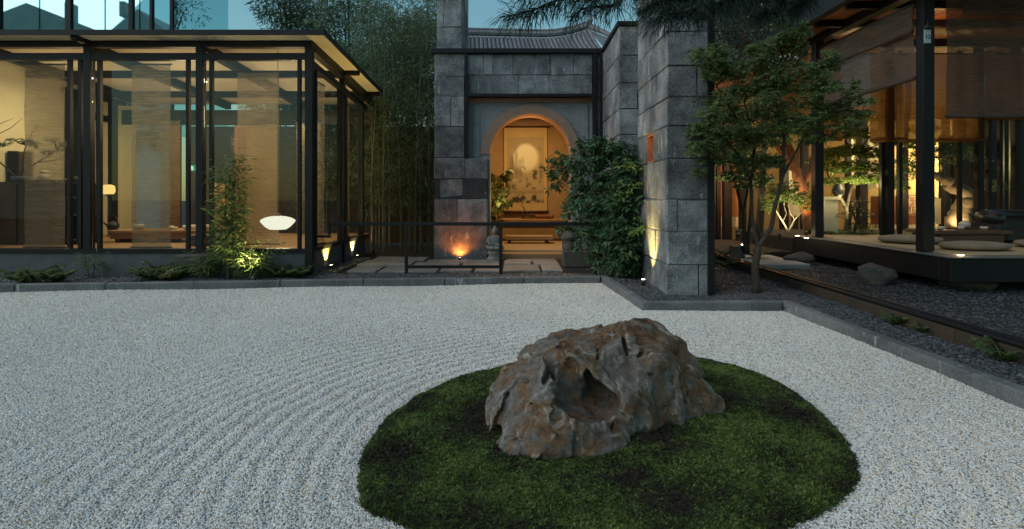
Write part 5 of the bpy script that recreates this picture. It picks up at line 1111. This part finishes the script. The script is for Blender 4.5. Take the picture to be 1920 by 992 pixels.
for k, (px, py, w, h) in enumerate(((1540, 505, .6, .26), (1705, 545, .66, .32), (1900, 556, .6, .26))):
    g = G(px, py, -.02); bm = bmesh.new(); bmesh.ops.create_icosphere(bm, subdivisions=4, radius=1)
    for v in bm.verts:
        q = v.co.copy(); k_ = 1+.34*noise.noise(q*1.3+Vector((k*5, 0, 2)))+.12*noise.noise(q*3.3+Vector((k, 4, 0)))+.05*noise.noise(q*9); v.co = Vector((q.x*w/2*k_, q.y*w*.4*k_, max(-.1, q.z*h*.6*k_)+h*.35))
    me = bpy.data.meshes.new('boulder'); bm.to_mesh(me); bm.free(); o = link('boulder', me, M['boulder'], None, True); o.location = (g.x, g.y+.75, -.05); o.rotation_euler.z = k*1.3; tag(o, bw[k], 'boulder', 'boulders under the tea deck')
for x, y, e in ((7.6, 10.2, 6), (10.5, 10.2, 8), (8.6, 9.0, 3)): lamp('POINT', (x, y, 4.1), e, (1, .5, .2), .1)
lamp('SPOT', (7.7, 10.0, 4.3), 40, (1, .68, .36), .08, (7.5, 9.8, .5), 80, .8)
# ---------------------------------------------------------------- lit garden behind the deck
GYy = 15.4
ga = thing('garden_gallery', 'lit wooden gallery with dark posts at the back of the garden', 'gallery', (9, GYy, 0))
MB().box(3.4, 17, GYy+2.2, GYy+2.35, -.05, 4.6).build('back_wall', M['ochre'], ga)
MB().box(3.2, 17, GYy-.1, GYy+.1, 3.35, 3.6).build('head_beam', M['black'], ga); MB().box(3.2, 17, GYy-.1, GYy+2.2, 3.602, 3.7).build('roof', M['wood'], ga)
for px, w in ((1333, .1), (1347, .05), (1363, .1), (1392, .08), (1470, .09), (1508, .08), (1590, .06), (1616, .1), (1655, .07), (1692, .1), (1742, .09), (1773, .07), (1800, .12), (1822, .06), (1858, .12), (1884, .06), (1910, .14), (1960, .1)):
    MB().box(XX(px, GYy)-w, XX(px, GYy)+w, GYy-w, GYy+w, -.04, 3.348).build('post', M['black'], ga)
def gp(px0, px1, py0, py1, m, dy=.25, name='wall_panel'): return MB().box(XX(px0, GYy+dy), XX(px1, GYy+dy), GYy+dy, GYy+dy+.04, ZZ(py1, GYy+dy), ZZ(py0, GYy+dy)).build(name, M[m], ga)
gp(1334, 1388, 300, 405, 'brick'); gp(1334, 1392, 407, 425, 'cream', .2); gp(1474, 1504, 320, 405, 'cream'); gp(1594, 1650, 255, 300, 'cream'); gp(1596, 1652, 305, 352, 'cream'); gp(1560, 1630, 354, 380, 'oak', .15)
for i in range(6): gp(1634+i*17, 1634+i*17+16.4, 368, 421, 'redwood', .15+.004*(i % 2), 'plank')
gp(1632, 1738, 422, 428, 'cream', .1, 'ledge'); gp(1742, 1800, 372, 420, 'cream', .3); gp(1860, 1930, 404, 440, 'oak', .15)
for i in range(9): MB().box(XX(1742+i*21, GYy+.6)-.02, XX(1742+i*21, GYy+.6)+.02, GYy+.6, GYy+.64, .3, 3.0).build('lattice_bar', M['black'], ga)
for z in (1.2, 2.35): MB().box(XX(1742, GYy+.6), XX(1935, GYy+.6), GYy+.645, GYy+.67, z, z+.05).build('lattice_rail', M['black'], ga)
# carved seal script on the plank panel
sg = thing('carved_sign', 'panel of pale seal script strokes on the orange plank wall', 'sign', (XX(1712, 15.5), 15.5, 1.1)); sy_ = GYy+.128
def sx(u): return XX(1698+u*26, sy_)
def sz(v): return ZZ(402-v*33, sy_)
bk = MB().box(sx(-.15), sx(1.15), sy_+.004, sy_+.018, sz(-.08), sz(1.12)).build('board', M['oak'], sg); b = MB()
for st_ in ([(.05, 1), (.95, 1)], [(.05, .95), (.05, .75), (.12, .7), (.4, .7)], [(.08, .6), (.4, .6)], [(.24, .95), (.24, .5), (.1, .4)], [(.06, .4), (.06, .05), (.2, .05), (.2, .28), (.1, .3)], [(.25, .4), (.42, .4), (.42, .1), (.3, .05)],
            [(.6, .9), (.75, .82), (.95, .92)], [(.6, .72), (.95, .72), (.9, .6), (.6, .58)], [(.58, .45), (.92, .5), (.95, .3), (.6, .1)], [(.72, .48), (.7, .25), (.95, .05)], [(.58, .3), (.66, .3)]):
    MB().tube([(sx(u), sy_, sz(v)) for u, v in st_], .018, 5).build('brush_stroke', M['cream'], sg)
# plants of the lit garden
def tr(name, label, cat, px, py, d, stems, cl, leaf, bark, n, l, w, r, seed, **kw):
    base = P(px, py, d); base.z = max(base.z, -.03); S_ = [([P(*q) if len(q) == 3 else q for q in pts], a, b_) for pts, a, b_ in stems]; return tree(name, label, cat, base, S_, pts_in(cl), leaf, bark, n, l, w, r, seed, **kw)
M['orangebark'] = mat('reddish_bark', (.32, .15, .07), (.2, .09, .045), 9, .85, .5, 30)
tr('tree', 'tree with thick orange lit trunk behind the second deck post', 'tree', 1520, 452, 12.6, [([(1522, 455, 12.6), (1516, 400, 12.6), (1502, 350, 12.6), (1488, 310, 12.6), (1470, 240, 12.7), (1462, 170, 12.8)], .17, .05), ([(1502, 350, 12.6), (1520, 320, 12.6), (1532, 260, 12.6), (1545, 190, 12.5)], .09, .03), ([(1488, 310, 12.6), (1462, 285, 12.5), (1440, 250, 12.4)], .06, .02)],
   [(1400, 200, 12.4, .9), (1440, 175, 12.5, 1), (1480, 150, 12.6, 1), (1500, 205, 12.4, .9), (1455, 225, 12.3, .9), (1420, 245, 12.4, .8), (1370, 240, 12.4, .8), (1520, 245, 12.4, .7), (1540, 170, 12.5, 1), (1350, 190, 12.5, .9), (1490, 255, 12.2, .6), (1395, 280, 12.4, .7)], M['redleaf'] if False else M['maple'], M['orangebark'], 240, .12, .05, (.45, .4, .25), 71, lobes=3, tr=(.05, .02))
tr('azalea', 'lit azalea with forked pale stems on the garden edge', 'shrub', 1478, 432, 11.9, [([(1478, 434, 11.9), (1468, 415, 11.9), (1455, 395, 11.9), (1452, 380, 12)], .022, .01), ([(1478, 434, 11.9), (1490, 412, 11.9), (1505, 395, 11.9), (1508, 382, 12)], .022, .01), ([(1490, 412, 11.9), (1482, 398, 11.9), (1478, 385, 11.9)], .014, .007), ([(1468, 415, 11.9), (1475, 400, 12), (1470, 385, 12)], .014, .007)],
   [(1445, 372, 12, .9), (1465, 365, 12, 1), (1485, 368, 11.9, 1), (1505, 372, 11.9, .9), (1455, 352, 12.1, .8), (1480, 350, 12, .8), (1440, 388, 12, .6), (1515, 385, 11.9, .6)], M['mapley'], M['palebark'], 240, .085, .04, (.24, .2, .15), 72, flat=.4, tr=(.04, .02))
tr('maple', 'bright yellow green maple lit from below between the deck posts', 'tree', 1585, 432, 13.2, [([(1585, 440, 13.2), (1588, 390, 13.2), (1600, 340, 13.2), (1610, 300, 13.2)], .05, .015), ([(1588, 390, 13.2), (1560, 345, 13), (1545, 310, 12.9)], .035, .01), ([(1600, 340, 13.2), (1640, 325, 13), (1680, 335, 12.9)], .025, .008)],
   [(1545, 300, 12.8, .9), (1570, 285, 12.9, 1), (1600, 280, 13, 1), (1635, 285, 13, 1), (1570, 315, 12.8, .9), (1600, 310, 12.8, 1), (1635, 312, 12.8, .9), (1560, 338, 12.7, .7), (1610, 335, 12.7, .8), (1645, 335, 12.7, .8), (1675, 340, 12.7, .6), (1690, 350, 12.6, .5), (1580, 250, 13, .9), (1620, 250, 13.1, .9), (1665, 265, 13.1, .9), (1730, 240, 13.2, .9), (1720, 270, 13.2, .8), (1590, 220, 13.2, .9), (1640, 215, 13.2, .9)], M['mapley'], M['bark'], 300, .1, .038, (.38, .3, .12), 73, lobes=3, flat=.25, droop=.25)
bn = tr('bonsai_tree', 'old twisted bonsai pine with a thick pale trunk behind the deck table', 'tree', 1800, 440, 12.5, [([(1800, 445, 12.5), (1795, 415, 12.5), (1806, 390, 12.5), (1812, 368, 12.5), (1790, 352, 12.5), (1765, 335, 12.5), (1745, 325, 12.5)], .27, .06), ([(1812, 368, 12.5), (1835, 355, 12.4), (1855, 352, 12.4)], .06, .02), ([(1765, 335, 12.5), (1770, 315, 12.5), (1790, 300, 12.5)], .05, .015), ([(1745, 325, 12.5), (1715, 312, 12.4), (1690, 305, 12.4)], .05, .012)],
   [(1690, 312, 12.3, .9), (1715, 298, 12.3, 1), (1740, 288, 12.4, 1), (1700, 330, 12.3, .8), (1725, 320, 12.3, .9), (1765, 275, 12.4, 1), (1790, 280, 12.4, 1), (1815, 285, 12.4, .9), (1850, 345, 12.4, .7), (1870, 350, 12.4, .6), (1680, 345, 12.3, .6), (1780, 300, 12.4, .7), (1840, 300, 12.5, .6)], M['shrub'], M['palebark'], 420, .09, .022, (.36, .3, .13), 74, flat=.6, droop=-.2)
tr('pine', 'small dark layered pine beside the cream pedestal', 'tree', 1605, 438, 11.95, [([(1600, 440, 12.1), (1606, 415, 12.1), (1598, 395, 12.1), (1608, 378, 12.1)], .035, .012)], [(1585, 405, 12, .8), (1612, 398, 12, .9), (1630, 405, 12, .7), (1595, 385, 12, .8), (1615, 376, 12, .7), (1602, 425, 12, .8), (1628, 425, 12, .7)], M['pine'], M['bark'], 260, .07, .012, (.22, .2, .08), 75, flat=.6, droop=-.2)
for k, (px, d, s) in enumerate(((1575, 11.98, .3), (1610, 11.98, .42), (1640, 12.0, .3), (1535, 12.3, .35), (1345, 10.6, .4), (1365, 9.6, .3), (1420, 11.2, .35))):
    fern(XX(px, d), d+.1, .1 if k > 3 else .42, 80+k, 14, s, ['spiky plant at the foot of the cream pedestal', 'arching grassy plant behind the deck mats', 'grassy plant near the orange plank wall', 'leafy plant beside the second deck post', 'dim fern by the far end of the black pipes', 'fern in the shade of the tall stone wall', 'fern under the azalea edge'][k], group='grassy plants of the lit garden')
for k, (y, sc, lb) in enumerate(((5.6, .22, 'yellow green fern growing from the foot of the low wall'), (4.35, .26, 'largest fern at the foot of the low brown wall'), (5.25, .14, 'tiny fern on the low wall between the two larger ferns'))): fern(3.72, y, .06, 120+k, 9, sc, lb, group='ferns along the low wall')
pd = thing('pedestal', 'lit cream square pedestal carrying a dark jar', 'pedestal', (XX(1558, 12.4), 12.4, 0)); MB().cbox(XX(1546, 12.4), XX(1572, 12.4), 12.4, 12.68, -.04, ZZ(375, 12.4), .01).build('shaft', M['cream'], pd); MB().cbox(XX(1543, 12.4), XX(1575, 12.4), 12.37, 12.71, ZZ(375, 12.4)+.002, ZZ(369, 12.4), .006).build('cap', M['cream'], pd)
tag(MB().lathe([(.07, 0), (.12, .08), (.13, .18), (.08, .26), (.09, .28)], (XX(1574, 12.5), 12.54, ZZ(369, 12.4)+.002), 18).build('jar', M['iron'], None, True), 'dark jar standing on the cream pedestal', 'jar')
bed = thing('planting_bed', 'low mossy planting bed edged with stone under the garden shrubs', 'bed', (5, 12.3, 0)); MB().cbox(3.95, DX-.05, 11.9, 15.2, -.05, .13, .02).build('soil', M['soil'], bed); MB().cbox(3.95, 5.3, 10.2, 11.88, -.05, .07, .02).build('stone_top', M['concrete'], bed); MB().cbox(DX, 17, 12.05, 15.2, -.05, .4, .02).build('soil', M['soil'], bed)
tag(MB().cbox(XX(1372, 11.3), XX(1392, 11.3), 11.15, 11.45, .07, .3, .015, .004, rs).build('stone_block', M['boulder']), 'small lit stone block glowing yellow green near the shrubs', 'stone')
# maples in front, right of the tall stone wall
tr('maple', 'green maple with forked trunk growing beside the tall stone wall', 'tree', 1418, 548, 7.35, [([(1418, 548, 7.35), (1416, 500, 7.35), (1422, 462, 7.35)], .055, .045), ([(1422, 462, 7.35), (1445, 430, 7.3), (1455, 380, 7.3), (1468, 330, 7.2), (1470, 260, 7.1), (1450, 170, 7.1)], .036, .012), ([(1422, 462, 7.35), (1410, 410, 7.5), (1408, 340, 7.5), (1415, 270, 7.4), (1395, 190, 7.3)], .03, .01), ([(1408, 340, 7.5), (1385, 290, 7.4), (1350, 250, 7.3)], .018, .007), ([(1468, 330, 7.2), (1500, 270, 7.1), (1540, 210, 7)], .018, .007), ([(1415, 270, 7.4), (1360, 190, 7.2), (1325, 130, 7.1)], .016, .006)],
   [(1320, 112, 7.0, .8), (1345, 95, 7.1, .7), (1345, 135, 7.1, .9), (1385, 130, 7.2, 1), (1425, 110, 7.2, 1), (1455, 85, 7.2, 1), (1485, 85, 7.2, .8), (1405, 165, 7.2, 1), (1445, 150, 7.1, 1), (1365, 178, 7.1, .9), (1335, 215, 7.0, .9), (1390, 215, 7.2, 1), (1440, 205, 7.1, 1), (1485, 155, 7.1, 1), (1520, 130, 7.0, .8), (1512, 185, 7, .9), (1350, 250, 7.1, .9), (1315, 275, 7, .7), (1385, 265, 7.2, .9), (1430, 262, 7.2, .9), (1550, 215, 6.9, .8), (1545, 160, 6.9, .8), (1578, 200, 6.9, .6), (1480, 225, 7, .9), (1400, 308, 7.3, .8), (1345, 290, 7.2, .7), (1515, 240, 6.9, .7), (1450, 300, 7.2, .7), (1300, 240, 7, .4), (1560, 120, 7, .6), (1500, 60, 7.2, .7), (1600, 175, 6.8, .55), (1618, 212, 6.8, .45), (1585, 235, 6.8, .5), (1545, 255, 6.9, .5), (1470, 40, 7.2, .6), (1375, 335, 7.3, .5), (1310, 320, 7.1, .4)],
   M['maple'], M['bark'], 145, .068, .022, (.23, .22, .12), 91, lobes=5, flat=.45, droop=.35, tr=(.045, .018), shoots=4)
tr('maple', 'thin many stemmed maple behind the forked one', 'tree', 1398, 470, 9.6, [([(1398, 475, 9.6), (1394, 400, 9.6), (1375, 330, 9.6), (1362, 290, 9.5)], .04, .012), ([(1400, 475, 9.6), (1408, 400, 9.6), (1412, 320, 9.6), (1418, 260, 9.5)], .04, .012), ([(1394, 400, 9.6), (1405, 340, 9.6), (1430, 290, 9.5)], .025, .008)],
   [(1360, 300, 9.4, .9), (1400, 290, 9.4, 1), (1440, 300, 9.4, .9), (1380, 325, 9.4, .8), (1430, 335, 9.3, .7), (1355, 330, 9.4, .6), (1410, 345, 9.3, .7), (1340, 270, 9.4, .8), (1400, 250, 9.5, 1), (1450, 260, 9.4, .9)], M['maple'], M['bark'], 150, .085, .032, (.3, .28, .1), 92, lobes=5, flat=.3, droop=.3)
# dark conifer above and the bough hanging into the picture
far_tree('tree', 'dark evergreen rising behind the tall stone wall and maple', XX(1420, 13.8), 13.8, 4.0, 7.2, 1.9, 520, 95, M['pine'], .15, .022, 'trees over the right side', 30, .8, .3)
far_tree('tree', 'dark evergreen behind the roof edge of the tea deck', XX(1490, 16), 16, 4.2, 8, 1.5, 420, 96, M['shrub'], .17, .05, 'trees over the right side', 22, .6, .3)
pb = Vector((5.6, 2.6, 0)); rgp = np.random.default_rng(9); pcl = []
while len(pcl) < 40:
    x, y = rgp.uniform(.7, 6), rgp.uniform(1.2, 5.0); z = 1.3+.344*y+rgp.uniform(.75, 2.2)
    pcl.append((x, y, z, rgp.uniform(.8, 1.2)))
pine = tree('pine_tree', 'tall dark pine whose boughs hang over the right of the gravel garden', 'tree', pb, [([pb, pb+Vector((-.1, .3, 2.2)), pb+Vector((-.5, .9, 4.0)), pb+Vector((-.9, 1.4, 6.5))], .2, .07), ([pb+Vector((-.4, .8, 3.6)), Vector((3.4, 4.2, 4.4)), Vector((1.6, 4.6, 4.5))], .08, .03), ([pb+Vector((-.3, .6, 3.4)), Vector((4.2, 5.6, 4.7)), Vector((3.4, 6.6, 5.0))], .07, .03), ([pb+Vector((-.5, .9, 4.2)), Vector((3.4, 2.8, 4.6)), Vector((1.4, 2.4, 4.4))], .07, .03)],
     pcl, M['pine'], M['bark'], 900, .24, .026, (.65, .6, .3), 97, flat=.7, droop=.35)
def pine_bough(label, stems, seed, nl=.2, per=30, w=.0055):
    rg = np.random.default_rng(seed); t = pine; b = MB(); ps, ds = [], []
    for pts in stems:
        pts = [Vector(q) for q in pts]; L = sum((q-p).length for p, q in zip(pts[:-1], pts[1:])); n_ = max(8, int(L/.02))
        fine = []
        for k in range(n_+1):
            u = k/n_*(len(pts)-1); i = min(len(pts)-2, int(u)); fine.append(pts[i].lerp(pts[i+1], u-i)+Vector((0, 0, -.03*math.sin(u*2))))
        b.tube(fine, [.012-.009*k/n_ for k in range(n_+1)], 6)
        for k in range(n_//6, n_+1):
            d = (fine[k]-fine[k-1]).normalized()
            for _ in range(per):
                ps.append(fine[k]); q = np.array(d)*rg.uniform(.3, 1.0)+rg.normal(0, .5, 3)+[.12, 0, -.28]; ds.append(q)
    st = b.build('bough', M['bark'], t); st['label'] = label; Lv = Leaves(); p_, d_ = np.array(ps, float), unit(np.array(ds))
    l1 = nl*rg.uniform(.55, 1, len(p_)); Lv.add(*leaf_arrays(p_, d_, l1*.6, w, rg, .1)); d2 = unit(d_+[.1, 0, -.45]); Lv.add(*leaf_arrays(p_+d_*l1[:, None]*.52, d2, l1*.55, w*.8, rg, .1)); Lv.build('needles', M['pine'], st); return t
pine_bough('dark pine bough hanging down in front of the tiled roof', [[P(1290, -90, 3.1), P(1180, -25, 3.05), P(1085, 2, 3.0), P(1010, 18, 3.0), P(952, 18, 3.0)], [P(1180, -25, 3.05), P(1120, -20, 2.95), P(1050, -12, 2.95), P(980, -5, 2.95)], [P(1180, -25, 3.05), P(1150, 0, 3), P(1110, 22, 3.0), P(1070, 36, 3.0)]], 5, .16, 13)
pine_bough('thick dark pine bough crossing the top of the tall stone wall', [[P(1400, -90, 3.6), P(1330, -30, 3.5), P(1270, 5, 3.5), P(1205, 20, 3.5)], [P(1330, -30, 3.5), P(1300, 10, 3.4), P(1265, 32, 3.4), P(1225, 42, 3.4)], [P(1400, -90, 3.6), P(1390, -20, 3.6), P(1350, 10, 3.6), P(1310, 30, 3.6)], [P(1330, -30, 3.5), P(1260, -15, 3.5), P(1195, -12, 3.5)]], 6, .16, 26)
pine_bough('dark pine bough above the maple crown', [[P(1560, -100, 4.2), P(1480, -30, 4.2), P(1410, 5, 4.2), P(1350, 15, 4.2)], [P(1480, -30, 4.2), P(1460, 10, 4.2), P(1420, 35, 4.2)], [P(1560, -100, 4.2), P(1520, -20, 4.2), P(1490, 20, 4.2)]], 7, .18, 26)
# buildings far behind on the right
wb = thing('white_building', 'pale building glimpsed beyond the dark evergreen', 'building', (11, 26, 0)); MB().box(7.6, 13.5, 26, 32, 0, 11.5).build('wall', M['concrete'], wb)
for i in range(4):
    for j in range(3): MB().box(8.2+i*1.3, 8.9+i*1.3, 25.96, 25.995, 2.5+j*3, 3.9+j*3).build('window', M['teal'], wb)
gb2 = thing('grey_building', 'plain grey building above the tea deck roof', 'building', (14, 19, 0)); MB().box(XX(1522, 19), 20, 19, 24, 0, 13).build('wall', M['concrete'], gb2)
tag(MB().box(2.6, 3.4, 15.5, 15.7, -.05, 4.2).build('garden_wall', M['plinth']), 'dark wall end between the gate room and the lit garden', 'wall')
# garden lights and one added fill lamp
def gl(px, py, d, e, col=YEL, sz_=.06): lamp('POINT', P(px, py, d), e*2.8, col, sz_)
spotlight(P(1512, 436, 12.1), P(1500, 340, 12.6), 'orange spotlight at the foot of the thick trunk', 60, (1, .38, .1), 70)
spotlight(P(1462, 440, 11.5), P(1478, 375, 12), 'spotlight in front of the azalea', 85, (1, .88, .5), 90)
spotlight(P(1600, 436, 12.6), P(1605, 300, 13), 'spotlight under the yellow green maple', 280, (1, .86, .42), 110)
spotlight(P(1790, 436, 12.1), P(1805, 370, 12.5), 'warm spotlight in front of the twisted bonsai', 55, (1, .68, .3), 90)
spotlight(P(1384, 440, 10.95), P(1380, 425, 11.4), 'spotlight in front of the small stone block', 15, (1, .9, .35), 90)
spotlight(P(1392, 462, 9.9), P(1400, 300, 9.6), 'spotlight at the foot of the thin maple', 95, (1, .8, .4), 95)
gp(1334, 1512, 128, 222, 'redwood', -.06, 'upper_panel'); gl(1420, 275, 14.0, 12, (1, .5, .2)); gl(1598, 345, 12.25, 5, (1, .85, .42)); gl(1355, 340, 14.6, 22, (1, .5, .2)); gl(1490, 330, 14.8, 13, (1, .72, .35)); gl(1625, 270, 14.7, 24, (1, .75, .36)); gl(1700, 360, 14.9, 12, (1, .55, .24)); gl(1760, 350, 15.0, 9, (1, .7, .3)); gl(1850, 330, 16.6, 200, (1, .82, .3), .2); gl(1790, 300, 16.8, 140, (1, .8, .3), .2)  # point lamp before the yellow-green maple is an unseen fill added for its near side
for i in range(9):
    o = copy_tree(protos[i % 4]); o.location = (XX(1760+i*20, 16.9), 16.3+rb_.uniform(0, .9), 0); o.rotation_euler.z = i*2.1; o.scale = (.6, .6, .6)
    o['label'] = 'yellow lit bamboo behind the dark lattice at the back'; o['group'] = 'lit bamboo behind the lattice'
